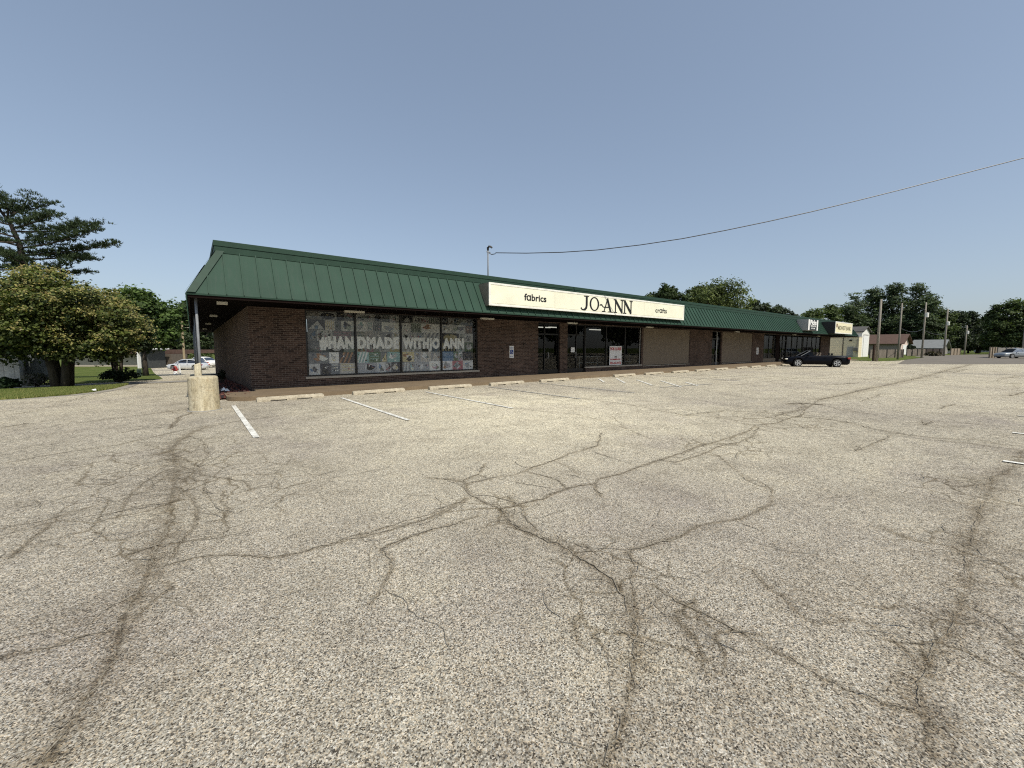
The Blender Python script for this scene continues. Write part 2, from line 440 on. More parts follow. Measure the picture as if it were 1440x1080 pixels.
cr([(215,800),(250,790),(290,782),(320,780),(380,785),(420,778),(460,767),(500,757),(540,748),(600,730),(640,710),(657,700)], .011, .06, .5)
cr([(602,672),(627,674),(650,677),(655,680),(657,690),(665,698),(683,707),(703,715),(717,713),(733,708),(763,702),(793,688),(813,683),(837,680),(843,673),(867,668),(897,657),(927,647),(960,637),(980,628),(1017,618),(1050,607),(1063,598),(1093,595),(1110,588),(1127,585),(1133,575),(1153,562)], .017, .07, .75)
cr([(927,647),(950,650),(985,640),(1010,628),(1040,622),(1060,612),(1068,600)], .010, .10, .5)
cr([(1100,590),(1090,585),(1120,577),(1135,570)], .012, .15, .6)
cr([(1153,562),(1187,555),(1213,548),(1240,543),(1277,535),(1307,528),(1333,520),(1377,510)], .035, .35, .8)
cr([(1112,568),(1130,567),(1152,569)], .10, .2, 1)
cr([(650,677),(673,667),(680,655),(682,652)], .012, .05, .5)
cr([(673,667),(690,675)], .010, .05, .4)
cr([(657,680),(693,672),(727,667),(757,655),(780,647),(800,638),(840,627),(847,608)], .011, .09, .5)
cr([(777,647),(797,655),(813,667)], .007, .05, .3)
cr([(740,663),(767,670),(787,677),(795,687)], .009, .05, .4)
cr([(838,680),(838,690),(845,698)], .014, .05, .6)
cr([(707,717),(717,738),(747,753),(770,758),(793,770),(813,783),(840,800),(865,820),(880,840),(890,870),(893,900),(890,950),(880,1000),(868,1040),(850,1078)], .009, .13, .85)
cr([(700,712),(715,735),(750,752),(790,768)], .012, .06, .7)
cr([(883,773),(890,790),(887,815),(893,840),(895,870),(898,920)], .008, .10, .7)
cr([(883,773),(913,767),(960,753),(980,740),(1017,733),(1040,730),(1057,722),(1083,710)], .013, .07, .7)
cr([(1083,710),(1087,690),(1077,682),(1043,667),(1027,655),(1013,642),(997,635)], .006, .06, .5)
cr([(1085,690),(1060,680),(1040,668)], .006, .05, .4)
cr([(733,710),(740,730),(755,745)], .009, .05, .4)
cr([(657,703),(620,723),(580,735),(537,743),(500,753)], .006, .09, .45)
cr([(673,725),(613,743),(563,760),(535,772),(550,787),(550,803),(537,827),(520,850)], .008, .07, .6)
cr([(340,562),(480,563),(550,566),(640,558),(700,551),(760,548)], .008, .1, .5)
cr([(713,572),(760,578),(813,583),(840,590),(880,603),(917,618)], .009, .06, .5)
cr([(880,603),(858,583),(900,578),(960,575)], .006, .05, .3)
cr([(700,551),(760,556),(813,560),(880,568),(930,578),(960,584),(1003,586),(1043,592),(1093,597),(1127,600),(1147,608)], .012, .08, .6)
cr([(960,584),(1020,578),(1067,580),(1110,585),(1147,588),(1187,593),(1220,602),(1253,608),(1277,612),(1327,617),(1373,618),(1407,625),(1440,628),(1500,640)], .016, .12, .7)
cr([(1253,610),(1300,618),(1350,622),(1440,634)], .010, .12, .6)
cr([(1157,570),(1193,578),(1237,583),(1280,587),(1310,592),(1377,597),(1440,602)], .011, .07, .5)
cr([(1295,590),(1300,598),(1312,592)], .012, .12, .8)
cr([(1253,612),(1230,623),(1203,635)], .009, .06, .5)
cr([(1440,633),(1420,660),(1393,673),(1390,693),(1380,713),(1373,733),(1367,760),(1357,787),(1367,813),(1350,847),(1340,880),(1310,920),(1290,960),(1300,1000),(1310,1060)], .004, .16, 1)
cr([(1400,670),(1350,690),(1390,700),(1370,740),(1375,790),(1350,850),(1330,900)], .0, .30, .5)
cr([(1315,675),(1345,685),(1390,680)], .008, .08, .5)
cr([(1013,790),(1060,803),(1073,820),(1103,840),(1117,860),(1150,880),(1182,872)], .004, .08, .6)
cr([(919,822),(960,850),(1015,876),(1096,919),(1150,950),(1192,972),(1251,994),(1290,1000)], .007, .10, .7)
cr([(1357,787),(1400,800),(1440,830)], .005, .10, .5)
cr([(1350,850),(1400,870),(1440,905)], .007, .10, .6)
cr([(1080,827),(1150,860),(1230,880),(1290,930)], .004, .10, .4)
cr([(1150,540),(1173,541),(1210,538)], .03, .2, .5)
cr([(1377,558),(1440,560),(1500,561)], .025, .08, .7)
cr([(1420,557),(1440,552)], .03, .2, .7)
cr([(960,552),(1010,553),(1060,560),(1107,565)], .012, .08, .4)
cr([(1027,542),(1077,537),(1110,533),(1160,528),(1215,524)], .02, .12, .4)
cr([(1223,512.5),(1240,514),(1262,513)], .06, .3, .8)
cr([(1340,524),(1362,519),(1320,524)], .03, .2, .6)
cr([(1410,532),(1440,529)], .03, .25, .6)
cr([(1240,528),(1330,529),(1440,531)], .02, .1, .3)
cr([(0,585),(20,583),(53,577),(117,557),(160,545)], .010, .08, .5)
cr([(3,601),(40,596)], .03, .05, .8)
cr([(0,570),(60,566),(110,562)], .012, .1, .4)
cr([(885,775),(860,790),(840,780),(820,765),(800,770)], .003, .12, .5)
cr([(930,1000),(1000,950),(1100,1000),(1180,1040)], .0, .38, .45)
cr([(1130,860),(1220,820),(1330,800),(1440,760)], .0, .28, .4)
cr([(840,800),(900,900),(905,1000),(880,1075)], .0, .20, .55)
cr([(820,780),(870,800),(930,850),(1010,900)], .0, .16, .45)
cr([(120,860),(200,900),(240,960)], .0, .22, .4)
cr([(640,960),(700,930),(760,905),(860,890)], .0, .12, .35)
cr([(1210,565),(1240,553),(1260,553)], .015, .08, .4)
cr([(1320,575),(1345,568)], .02, .08, .4)
WEB = [onG(*p)+(r,) for p, r in (((250,670),1.5),((270,700),1.3),((235,640),1.3),((225,750),.6),((860,800),.55),((880,860),.45),((1360,690),.8),((1370,780),.55),((1100,590),1.6),((1010,625),.9),((690,715),.5),((1330,900),.4),((970,880),.4))]

def make_lot():
    ang = []
    a = -22.0
    while a < 97: ang.append(a); a += .30
    while a < 338: ang.append(a); a += 4.0
    ang = np.radians(np.array(ang)); na = len(ang)
    rr = [.75]
    while rr[-1] < 100: rr.append(rr[-1]*(1.0065 if rr[-1] < 45 else 1.05))
    rr = np.array(rr); nr = len(rr)
    A, Rr = np.meshgrid(ang, rr)
    X = (Rr*np.sin(A)).ravel(); Y = (Rr*np.cos(A)).ravel()
    X = np.append(X, 0); Y = np.append(Y, 0)
    crack = np.full(X.shape, 1.0); stain = np.zeros(X.shape); web = np.zeros(X.shape)
    # finely wandering crack paths
    r2 = random.Random(3)
    for pts, w, sw, ss in CR:
        path = []
        for (x0,y0),(x1,y1) in zip(pts[:-1], pts[1:]):
            L = math.hypot(x1-x0, y1-y0); n = max(1, min(14, int(L/.16)))
            for k in range(n):
                f = k/n; j = .028*min(1, L) if k else 0
                path.append((x0+(x1-x0)*f+r2.uniform(-j, j), y0+(y1-y0)*f+r2.uniform(-j, j)))
        path.append(pts[-1])
        P = np.array(path); reach = max(.3, sw*3)
        box = (X > P[:,0].min()-reach) & (X < P[:,0].max()+reach) & (Y > P[:,1].min()-reach) & (Y < P[:,1].max()+reach)
        idx = np.nonzero(box)[0]
        if not len(idx): continue
        qx, qy = X[idx], Y[idx]; best = np.full(len(idx), 9.0)
        for i in range(len(P)-1):
            ax, ay = P[i]; bx, by = P[i+1]; dx, dy = bx-ax, by-ay; L2 = dx*dx+dy*dy+1e-9
            tt = np.clip(((qx-ax)*dx+(qy-ay)*dy)/L2, 0, 1)
            d = np.hypot(qx-ax-tt*dx, qy-ay-tt*dy); np.minimum(best, d, out=best)
        if w > 0: crack[idx] = np.minimum(crack[idx], best-w)
        stain[idx] = np.maximum(stain[idx], ss*np.exp(-(best/sw)**2))
    for wx, wy, r in WEB:
        web = np.maximum(web, np.exp(-((X-wx)**2+(Y-wy)**2)/(r*r)))
    pale = np.maximum(np.exp(-((X-7.5)**2+(Y-8.5)**2)/36), .55*np.clip((np.hypot(X,Y)-7)/12,0,1))  # mask for the painted lens falloff, strongest around mid-lot
    Z = zg(X, Y)
    quads = []
    i = np.arange(nr-1)[:,None]*na; j = np.arange(na)[None,:]; j2 = (j+1) % na
    q = np.stack([(i+j), (i+j2), (i+na+j2), (i+na+j)], -1).reshape(-1, 4)
    c = len(X)-1
    tri = [(c, (k+1) % na, k) for k in range(na)]
    me = bpy.data.meshes.new('parking_lot')
    me.from_pydata(np.stack([X, Y, Z], -1).tolist(), [], q.tolist()+tri); me.update()
    ob_ = np.hypot(X, Y); outer = np.clip((ob_-14)/14, 0, 1)
    azm = np.degrees(np.arctan2(X, Y)); outer = np.maximum(outer, ((azm < -18) | (azm > 95)).astype(float))
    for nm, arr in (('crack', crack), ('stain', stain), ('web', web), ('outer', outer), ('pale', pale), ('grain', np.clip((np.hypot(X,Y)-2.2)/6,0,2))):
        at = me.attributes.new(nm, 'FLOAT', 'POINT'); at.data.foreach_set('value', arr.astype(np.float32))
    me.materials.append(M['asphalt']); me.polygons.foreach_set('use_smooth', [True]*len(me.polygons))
    o = bpy.data.objects.new('parking_lot', me); C.objects.link(o)
    import bmesh
    if me.polygons[0].normal.z < 0: me.flip_normals()
    return tag(o, kind='structure')
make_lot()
def make_cracks():
    r = random.Random(21); b = MB(); k = [0]
    def wander(pts, step, amp):
        out = [pts[0]]
        for (x0,y0),(x1,y1) in zip(pts[:-1], pts[1:]):
            L = math.hypot(x1-x0, y1-y0); n = max(1, int(L/step)); nx, ny = -(y1-y0)/(L+1e-6), (x1-x0)/(L+1e-6)
            o = 0; seq = []
            for i in range(1, n):
                o = o*.66+r.gauss(0, amp); f = i/n; e = min(1, 4*f*(1-f)+.15)
                seq.append((x0+(x1-x0)*f+nx*o*e, y0+(y1-y0)*f+ny*o*e))
            out += seq+[(x1,y1)]
        return out
    def ribbon(P, w):
        k[0] += 1; z = .0028+.00002*k[0]; L_, R_ = [], []; ph = r.uniform(.45, .9)
        for i, (x, y) in enumerate(P):
            x0, y0 = P[max(0,i-1)]; x1, y1 = P[min(len(P)-1,i+1)]; d = math.hypot(x1-x0,y1-y0)+1e-6
            ph = min(1.25, max(.12, ph+r.gauss(0,.22))); e = min(1, .15+i/4, .15+(len(P)-1-i)/4)
            hw = w*ph*e; nx, ny = -(y1-y0)/d*hw, (x1-x0)/d*hw; zz = zgf(x,y)+z
            L_.append((x+nx,y+ny,zz)); R_.append((x-nx,y-ny,zz))
        for i in range(len(P)-1): b.poly([R_[i], R_[i+1], L_[i+1], L_[i]])
    for pts, w, sw, ss in CR:
        if w <= 0: continue
        near = min(math.hypot(*p) for p in pts)
        st = .035 if near < 9 else .09
        P = wander(pts, st, .013 if near < 9 else .03)
        ribbon(P, min(.12, w*.72))
        if near < 16 and w > .006:
            acc = 0
            for i in range(1, len(P)):
                acc += math.hypot(P[i][0]-P[i-1][0], P[i][1]-P[i-1][1])
                if acc > .28 and r.random() < .14:
                    acc = 0; a = math.atan2(P[i][1]-P[i-1][1], P[i][0]-P[i-1][0])+r.choice((-1,1))*r.uniform(.6,1.4); q = [P[i]]; L = r.uniform(.12,1.0)
                    for m in range(4): a += r.gauss(0,.45); q.append((q[-1][0]+L/4*math.cos(a), q[-1][1]+L/4*math.sin(a)))
                    ribbon(wander(q, .03, .006), w*.38)
            # a second strand running beside the first
            if r.random() < .75 and len(P) > 30:
                i0 = r.randrange(0, len(P)//2); i1 = min(len(P)-1, i0+r.randrange(15, 70)); off = r.uniform(.04,.12)*r.choice((-1,1)); seg = P[i0:i1]
                Q = []
                for m, (x, y) in enumerate(seg):
                    e = math.sin(math.pi*m/max(1,len(seg)-1)); Q.append((x+off*e+r.gauss(0,.006), y+off*e+r.gauss(0,.006)))
                ribbon(Q, w*.55)
    for wx, wy, rad in WEB:      # crazed patches
        for m in range(int(24*rad)):
            a = r.uniform(0,6.28); d_ = rad*r.random()**.7; q = [(wx+d_*math.cos(a), wy+d_*math.sin(a))]; a = r.uniform(0,6.28); L = r.uniform(.2,.8)*max(.5,rad)
            for n_ in range(4): a += r.gauss(0,.35); q.append((q[-1][0]+L/4*math.cos(a), q[-1][1]+L/4*math.sin(a)))
            ribbon(wander(q, .03, .006), r.uniform(.0022,.0045))
    t = NT('crack_filling_grit'); co = t.coord(); n = t.noise(co, 45, 5, .9)
    t.base(t.ramp(n, [(.36,(.06,.05,.038)),(.48,(.18,.157,.12)),(.60,(.36,.325,.26))])); t.setb(Roughness=1); t.b.inputs['Specular IOR Level'].default_value = 0
    tag(b.build('pavement_cracks', t.m, fixn=False), kind='structure')
make_cracks()
def sheet(name, pts, mat, z=0, kind='structure', fine=0):
    b = MB()
    if fine:
        xs = [p[0] for p in pts]; ys = [p[1] for p in pts]
    b.poly([(x, y, zgf(x, y)+z) for x, y in pts]); return tag(b.build(name, mat, fixn=False), kind=kind)
# land as one sheet to the horizon
b = MB(); ns = [-900,-300,-120,-60,-30,-10,0,10,20,30,50,62,80,120,300,900]
for i in range(len(ns)-1):
    for j in range(len(ns)-1):
        b.poly([(x, y, zgf(x, y)-.06) for x, y in ((ns[i],ns[j]),(ns[i+1],ns[j]),(ns[i+1],ns[j+1]),(ns[i],ns[j+1]))])
tag(b.build('ground', M['grass'], fixn=False), kind='structure')

def lawn(name, edge, inner, z=.05):
    """strip mesh between two polylines with the same number of points, following the land"""
    b = MB(); N = 10
    for k in range(len(edge)-1):
        for m in range(N):
            f0, f1 = m/N, (m+1)/N
            P = []
            for (e, i_, f) in ((edge[k], inner[k], f0), (edge[k+1], inner[k+1], f0), (edge[k+1], inner[k+1], f1), (edge[k], inner[k], f1)):
                x = e[0]+(i_[0]-e[0])*f; y = e[1]+(i_[1]-e[1])*f
                P.append((x, y, zgf(x, y)+(z if f > 0 else .006)))
            b.poly(P)
    return tag(b.build(name, M['grass'], fixn=False), kind='structure')
edgeL = [(-30,17.2),(-12,18.4),(-6,19.4),(-4.4,19.75),(-3.6,20.5),(-3.1,22.0),(-2.75,24.5),(-2.7,28.5)]
innL  = [(-30,29),(-14,29),(-9,29),(-7,29),(-5.5,29),(-4.6,29),(-3.8,29),(-2.75,29)]
lawn('lawn', edgeL, innL)
lawn('lawn', [(-34,32),(-12,33.5),(-5.5,33.5),(-2.6,35.5),(-1.75,38)], [(-60,100),(-30,100),(-14,100),(-10,100),(-6.5,100)])
# pale worn edging strip along the left lawn
b = MB()
for k in range(len(edgeL)-1):
    (x0,y0),(x1,y1) = edgeL[k], edgeL[k+1]
    n = 4
    for m in range(n):
        f0, f1 = m/n, (m+1)/n
        pa = (x0+(x1-x0)*f0, y0+(y1-y0)*f0); pb = (x0+(x1-x0)*f1, y0+(y1-y0)*f1)
        d = Vector((x1-x0, y1-y0)).normalized(); nx, ny = d.y, -d.x
        w = .42
        b.poly([(pa[0]+nx*w, pa[1]+ny*w, zgf(*pa)+.010), (pb[0]+nx*w, pb[1]+ny*w, zgf(*pb)+.010), (pb[0]-nx*.15, pb[1]-ny*.15, zgf(*pb)+.010), (pa[0]-nx*.15, pa[1]-ny*.15, zgf(*pa)+.010)])
M['edging'] = mat_concrete('pale_edging', (.34,.31,.26,1), (.25,.23,.19,1), scale=3)
tag(b.build('kerb_strip', M['edging'], fixn=False), kind='structure')
# cross street behind the left lawn
b = MB()
for x0 in range(-40, 1, 4):
    b.poly([(x, y, zgf(x, y)+.02) for x, y in ((x0,29.4),(x0+4,29.4),(x0+4,32.2),(x0,32.2))])
M['path'] = simple('pale_path', (.30,.28,.25,1), .9, var=.15, scale=1.5)
tag(b.build('path', M['path'], fixn=False), kind='structure')
# right side: darker road beyond the lot, and grass verges
M['road'] = simple('dark_asphalt_road', (.17,.148,.12,1), .9, var=.22, scale=.5)
b = MB()
rd = [onG(1262,508.5), onG(1262,511.8), onG(1345,512.3), onG(1440,512.0), onG(1640,512)]
r2_ = [onG(1290,500.5), onG(1365,498.5), onG(1440,498.5), onG(1660,498.5)]
b.poly([(x,y,.006) for x,y in (rd[1],rd[2],rd[3],rd[4],r2_[3],r2_[2],r2_[1],r2_[0],onG(1275,505))])
tag(b.build('road', M['road'], fixn=False), kind='structure')
b = MB()
b.poly([(x,y,.03) for x,y in (onG(1195,506.8), onG(1236,508.2), onG(1265,507.2), onG(1300,502.6), onG(1270,500.6), onG(1222,500.2), (70,19), (66.5,20))])
tag(b.build('lawn', M['grass'], fixn=False), kind='structure')

# grass blades along the left lawn
def blades(n=26000):
    pts = []
    while len(pts) < n:
        k = random.random()*(len(edgeL)-1); i = int(k); f = k-i
        e = Vector(edgeL[i]).lerp(Vector(edgeL[i+1]), f); q = Vector(innL[i]).lerp(Vector(innL[i+1]), f)
        if e.x < -13: continue
        p = e.lerp(q, random.random()**1.7*.8)
        pts.append((p.x, p.y))
    P = np.array(pts); z0 = zg(P[:,0], P[:,1])+.0
    h = rng.uniform(.06, .13, n); a = rng.uniform(0, 6.28, n); w = .012
    V = np.zeros((n,3,3)); V[:,0,0] = P[:,0]-w*np.cos(a); V[:,0,1] = P[:,1]-w*np.sin(a); V[:,0,2] = z0
    V[:,1,0] = P[:,0]+w*np.cos(a); V[:,1,1] = P[:,1]+w*np.sin(a); V[:,1,2] = z0
    V[:,2,0] = P[:,0]+rng.normal(0,.03,n); V[:,2,1] = P[:,1]+rng.normal(0,.03,n); V[:,2,2] = z0+h
    me = bpy.data.meshes.new('grass'); me.from_pydata(V.reshape(-1,3).tolist(), [], np.arange(n*3).reshape(-1,3).tolist())
    at = me.color_attributes.new('col', 'FLOAT_COLOR', 'POINT')
    t_ = rng.uniform(0,1,n)[:,None]; c0 = np.array([.10,.16,.035,1]); c1 = np.array([.30,.28,.11,1])
    cc = np.repeat(c0*(1-t_)+c1*t_, 3, axis=0); at.data.foreach_set('color', cc.ravel())
    me.materials.append(M['blade']); o = bpy.data.objects.new('grass', me); C.objects.link(o)
    tag(o, 'mown green and straw coloured grass on the lawn beside the drive', 'grass', kind='stuff')
blades()

# painted stall lines
def line(p, q, w, mat, name='painted_line'):
    d = (Vector(q)-Vector(p)).normalized(); n = Vector((-d.y, d.x))*w/2
    b = MB(); p, q = Vector(p), Vector(q)
    b.poly([(*(p-n), .014), (*(q-n), .014), (*(q+n), .014), (*(p+n), .014)])
    return tag(b.build(name, mat, fixn=False), kind='structure')
for x in (.82, 3.68, 6.60): line((x, 8.45), (x, 13.55), .10, M['paint'])
for x in (9.5, 12.3): line((x, 8.7), (x, 13.8), .09, M['paint_old'])
for p, q in (((14.97,12.29),(16.44,13.84)), ((15.38,11.43),(17.42,13.5)), ((15.35,10.0),(17.38,12.22)), ((15.65,8.88),(17.84,11.19)), ((16.7,8.74),(17.95,9.97))): line(p, q, .10, M['paint'])
line((14.8,9.3), (18.1,8.8), .09, M['paint_old'])
for x in (20.9, 23.8): line((x, 8.8), (x, 13.6), .09, M['paint_old'])
line((8.95,.21), (8.7,-5.2), .10, M['paint']); line((12.1,.21), (11.9,-5.2), .10, M['paint']); line((15.2,.21), (15.1,-5.2), .10, M['paint_old'])

# loose grit and twigs on the paving
b = MB()
for k in range(160):
    a = R(random.uniform(-13, 88)); d_ = 2.2+random.random()**1.2*13; x, y = d_*math.sin(a), d_*math.cos(a); r_ = random.uniform(.002,.0055)
    c_ = random.choice([(.05,.04,.03,1),(.03,.025,.02,1),(.30,.27,.22,1),(.16,.13,.09,1)]); L_ = random.uniform(.7,2.2) if k % 12 else 4; q_ = random.uniform(0,6.28); ca, sa = math.cos(q_), math.sin(q_)
    b.hexa([(x+(u*L_*ca-v*sa)*r_, y+(u*L_*sa+v*ca)*r_, .002) for u, v in ((-1,-.8),(1,-.6),(.9,.8),(-.8,.6))]+[(x+(u*L_*ca-v*sa)*r_*.6, y+(u*L_*sa+v*ca)*r_*.6, .003+r_*.8) for u, v in ((-1,-.8),(1,-.6),(.9,.8),(-.8,.6))], c_)
tag(b.build('loose_grit', mat_attr('loose_grit', .9)), 'loose pale stones and dark twigs scattered over the paving', 'grit', kind='stuff')

# walkway with rounded left end
b = MB()
arc = [(1.35-.6*math.cos(a)*1.0, 15.15-.6*math.sin(a)) for a in np.linspace(0, math.pi/2, 9)]
out = [(.75, 16.3)]+arc+[(68.4,14.55),(68.4,17.4),(1.65,17.4),(1.65,16.3)]
top = [(x,y,.13) for x,y in out]; b.poly(top)
for k in range(len(out)):
    x0,y0 = out[k]; x1,y1 = out[(k+1)%len(out)]; b.poly([(x0,y0,-.02),(x1,y1,-.02),(x1,y1,.13),(x0,y0,.13)])
tag(b.build('walkway', M['walk'], bevel=.015), kind='structure')

# wheel stops
def make_stop():
    o = thing('wheel_stop', 'x', 'wheel stop')
    b = MB(); L = .93
    def seg(x0, x1, zb): b.hexa([(x0,-.085,zb),(x1,-.085,zb),(x1,.085,zb),(x0,.085,zb),(x0,-.055,.13),(x1,-.055,.13),(x1,.055,.13),(x0,.055,.13)])
    xs = [(-L+.04,-.58,0),(-.58,-.14,.035),(-.14,.14,0),(.14,.58,.035),(.58,L-.04,0)]
    # one lofted beam with two drainage notches underneath
    st = []
    for x0,x1,zb in xs: st += [(x0+.0005,zb),(x1-.0005,zb)]
    st = [(-L,0)]+st+[(L,0)]
    for i,(x,zb) in enumerate(st):
        k = .8 if i in (0, len(st)-1) else 1
        t_ = .13*k
        b.v += [(x,-.085,zb),(x,-.085,max(.05,zb+.01)),(x,-.06*k,t_),(x,.06*k,t_),(x,.085,max(.05,zb+.01)),(x,.085,zb)]
    for i in range(len(st)-1):
        for k in range(6): b.f.append((i*6+k, i*6+(k+1)%6, (i+1)*6+(k+1)%6, (i+1)*6+k)); b.c.append(None)
    b.f.append(tuple(range(5,-1,-1))); b.c.append(None); n = (len(st)-1)*6; b.f.append(tuple(range(n,n+6))); b.c.append(None)
    b.build('beam', M['kerbstop'], o, bevel=.008)
    for x in (-.66,.66): MB().lathe([(.014,.12),(.014,.138)], x, 0, 8).build('pin', M['rubber'], o)
    return o
stops = [2.35,5.15,7.98,10.75,13.6,19.1,21.9,24.8,27.65,30.55,33.6,36.35,39.4,42.8]
slab = ['concrete wheel stop nearest the round bollard, in front of the brick corner',
 'concrete wheel stop under the left half of the poster window', 'concrete wheel stop under the right half of the poster window',
 'concrete wheel stop in front of the left end of the long cream sign', 'concrete wheel stop in front of the wheelchair parking sign',
 'concrete wheel stop beside the diagonal hatching, before the glass with the lease placard', 'concrete wheel stop below the right end of the lease placard window',
 'concrete wheel stop before the left edge of the first tan panel', 'concrete wheel stop before the middle of the first tan panel',
 'concrete wheel stop before the right edge of the first tan panel', 'concrete wheel stop just left of the far narrow door',
 'concrete wheel stop right in front of the far narrow door', 'concrete wheel stop before the middle of the far tan panel', 'concrete wheel stop next to the parked black convertible']
s0 = make_stop()
for i, x in enumerate(stops):
    s = s0 if i == 0 else dup(s0)
    s.location = (x, 14.2+random.uniform(-.08,.06), .003); s.rotation_euler[2] = random.uniform(-.03,.03)
    s['label'] = slab[i]; s['group'] = 'wheel stops along the walkway'

# ------------------------------------------------------------------ the strip mall
YW = 17.1
mall = thing('strip_mall', 'long low brown brick shopping strip with green metal mansard roof', 'building', (33, 30, 0))
openings = [(3.42,11.18,.50,3.04),(15.15,16.85,.13,3.0),(17.45,19.05,.13,3.0),(19.05,24.78,.44,3.0),(24.98,31.2,.34,3.0),(34.8,36.45,.13,3.0),(36.62,42.73,.26,3.0),(45.4,62.9,.13,3.0)]
b = MB(); x = 1.6
for (a, c_, z0, z1) in openings:
    if a > x: b.box(x, a, YW, YW+.3, .0, 3.2)
    b.box(a, c_, YW, YW+.3, 0, z0)
    b.box(a, c_, YW, YW+.3, z1, 3.2)
    x = c_
b.box(x, 66.6, YW, YW+.3, 0, 3.2)
b.build('wall', M['brick'], mall)
b = MB(); b.box(1.6, 1.9, YW+.3, 46, -1.2, 3.2); b.box(66.3, 66.6, YW+.3, 46, 0, 3.2); b.box(1.6, 66.6, 46, 46.3, -1.2, 3.2)
b.build('wall', M['brick_side'], mall)
# tan panels
for a, c_, z0 in ((24.98,31.2,.34),(36.62,42.73,.26)):
    b = MB(); b.box(a+.05, c_-.03, YW+.035, YW+.2, z0+.03, 2.97); b.build('stucco_panel', M['stucco'], mall)
for q_ in ((24.98,31.2,.30,.34),(36.62,42.73,.22,.26)): MB().box(q_[0],q_[1], YW-.03, YW+.05, q_[2], q_[3]).build('panel_sill', M['sill'], mall)
# interior
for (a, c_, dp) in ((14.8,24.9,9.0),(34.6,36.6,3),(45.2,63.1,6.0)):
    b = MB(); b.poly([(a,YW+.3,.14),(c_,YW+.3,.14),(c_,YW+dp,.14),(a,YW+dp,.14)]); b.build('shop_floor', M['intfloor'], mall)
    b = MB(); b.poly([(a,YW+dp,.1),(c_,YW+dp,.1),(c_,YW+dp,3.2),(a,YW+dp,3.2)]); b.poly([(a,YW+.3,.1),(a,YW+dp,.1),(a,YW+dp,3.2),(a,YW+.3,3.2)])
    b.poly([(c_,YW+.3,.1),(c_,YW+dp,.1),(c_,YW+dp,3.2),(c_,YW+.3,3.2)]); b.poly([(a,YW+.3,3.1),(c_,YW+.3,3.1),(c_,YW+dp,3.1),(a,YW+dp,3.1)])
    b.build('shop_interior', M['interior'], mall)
# rails and shelving seen through the glass
b = MB()
for z in (.62, 1.0): b.box(19.2,24.6, YW+.75, YW+.79, z, z+.04)
for x in (19.3, 21.0, 22.6, 23.9, 24.5): b.box(x, x+.04, YW+.75, YW+.79, .14, 1.02)
b.build('interior_rail', M['alu'], mall)
b = MB()
for x in np.arange(46.2, 62.5, 1.15): b.box(x, x+.10, YW+.62, YW+.68, .14, 3.0)
b.build('blinds', simple('pale_blinds', (.20,.20,.20,1), .8), mall)
for x, y in ((15.4,20.0),(17.9,20.3),(18.6,19.9),(23.4,20.6),(16.2,22.5)):
    MB().box(x, x+1.2, y, y+.12, 2.92, 2.98).build('ceiling_light', M['tube'], mall)
# roof
XL, XR, YF, YB = -.04, 68.25, 14.6, 48.0
TXL, TXR, TYF = .74, 67.45, 15.4
ZE, ZT, ZC = 3.12, 4.50, 4.80
b = MB()
b.poly([(XL,YF,ZE),(XR,YF,ZE),(TXR,TYF,ZT),(TXL,TYF,ZT)])
b.poly([(XL,YB,ZE),(XL,YF,ZE),(TXL,TYF,ZT),(TXL,YB,ZT)])
b.poly([(XR,YF,ZE),(XR,YB,ZE),(TXR,YB,ZT),(TXR,TYF,ZT)])
nrm = Vector((0, -(ZT-ZE), (TYF-YF))).normalized()
x = XL+.50
def slope_pt(x, f): return Vector((x, YF+(TYF-YF)*f, ZE+(ZT-ZE)*f))
while x < XR-.2:
    f1 = min(1, (x-XL)/(TXL-XL), (XR-x)/(XR-TXR))
    p, q = slope_pt(x, 0), slope_pt(x, f1*.98); w = Vector((.011,0,0)); h = nrm*.042
    b.hexa([p-w-nrm*.005, p+w-nrm*.005, q+w-nrm*.005, q-w-nrm*.005, p-w+h, p+w+h, q+w+h, q-w+h])
    x += .424
y = YF+.5; nr2 = Vector((-(ZT-ZE), 0, (TXL-XL))).normalized()
while y < YB:
    f1 = min(1, (y-YF)/(TYF-YF)); w = Vector((0,.011,0)); h = nr2*.042
    p = Vector((XL,y,ZE)); q = Vector((XL+(TXL-XL)*f1, y, ZE+(ZT-ZE)*f1))
    b.hexa([p-w, p+w, q+w, q-w, p-w+h, p+w+h, q+w+h, q-w+h]); y += .424
b.build('mansard_roof', M['green'], mall)
for (p, q, sx) in ((Vector((XL,YF,ZE)), Vector((TXL,TYF,ZT)), 1), (Vector((XR,YF,ZE)), Vector((TXR,TYF,ZT)), -1)):
    b = MB(); a = Vector((.20*sx,0,0)); c_ = Vector((0,.20,0)); o1 = nrm*.05; o2 = Vector((-nrm.z*0-.045*sx,0,.02))
    b.poly([p+o1, p+a+o1, q+a+o1, q+o1]); b.poly([p+o1+Vector((-.03*sx,0,0)), q+o1+Vector((-.03*sx,0,0)), q+c_+o2, p+c_+o2])
    b.build('hip_flashing', M['green_cap'], mall)
b = MB()      # parapet cap in two steps
def ring(b, off, z0, z1, th=.10):
    b.box(TXL-off, TXR+off, TYF-off, TYF-off+th, z0, z1)
    b.box(TXL-off, TXL-off+th, TYF-off+th, YB, z0, z1); b.box(TXR+off-th, TXR+off, TYF-off+th, YB, z0, z1)
ring(b, .055, ZT-.06, ZT+.14); ring(b, .075, ZT+.14, ZC)
b.build('parapet_cap', M['green_cap'], mall, bevel=.006)
b = MB(); b.poly([(TXL,TYF,ZT+.1),(TXR,TYF,ZT+.1),(TXR,YB,ZT+.1),(TXL,YB,ZT+.1)]); b.build('flat_roof', M['greyconc'], mall)
b = MB()
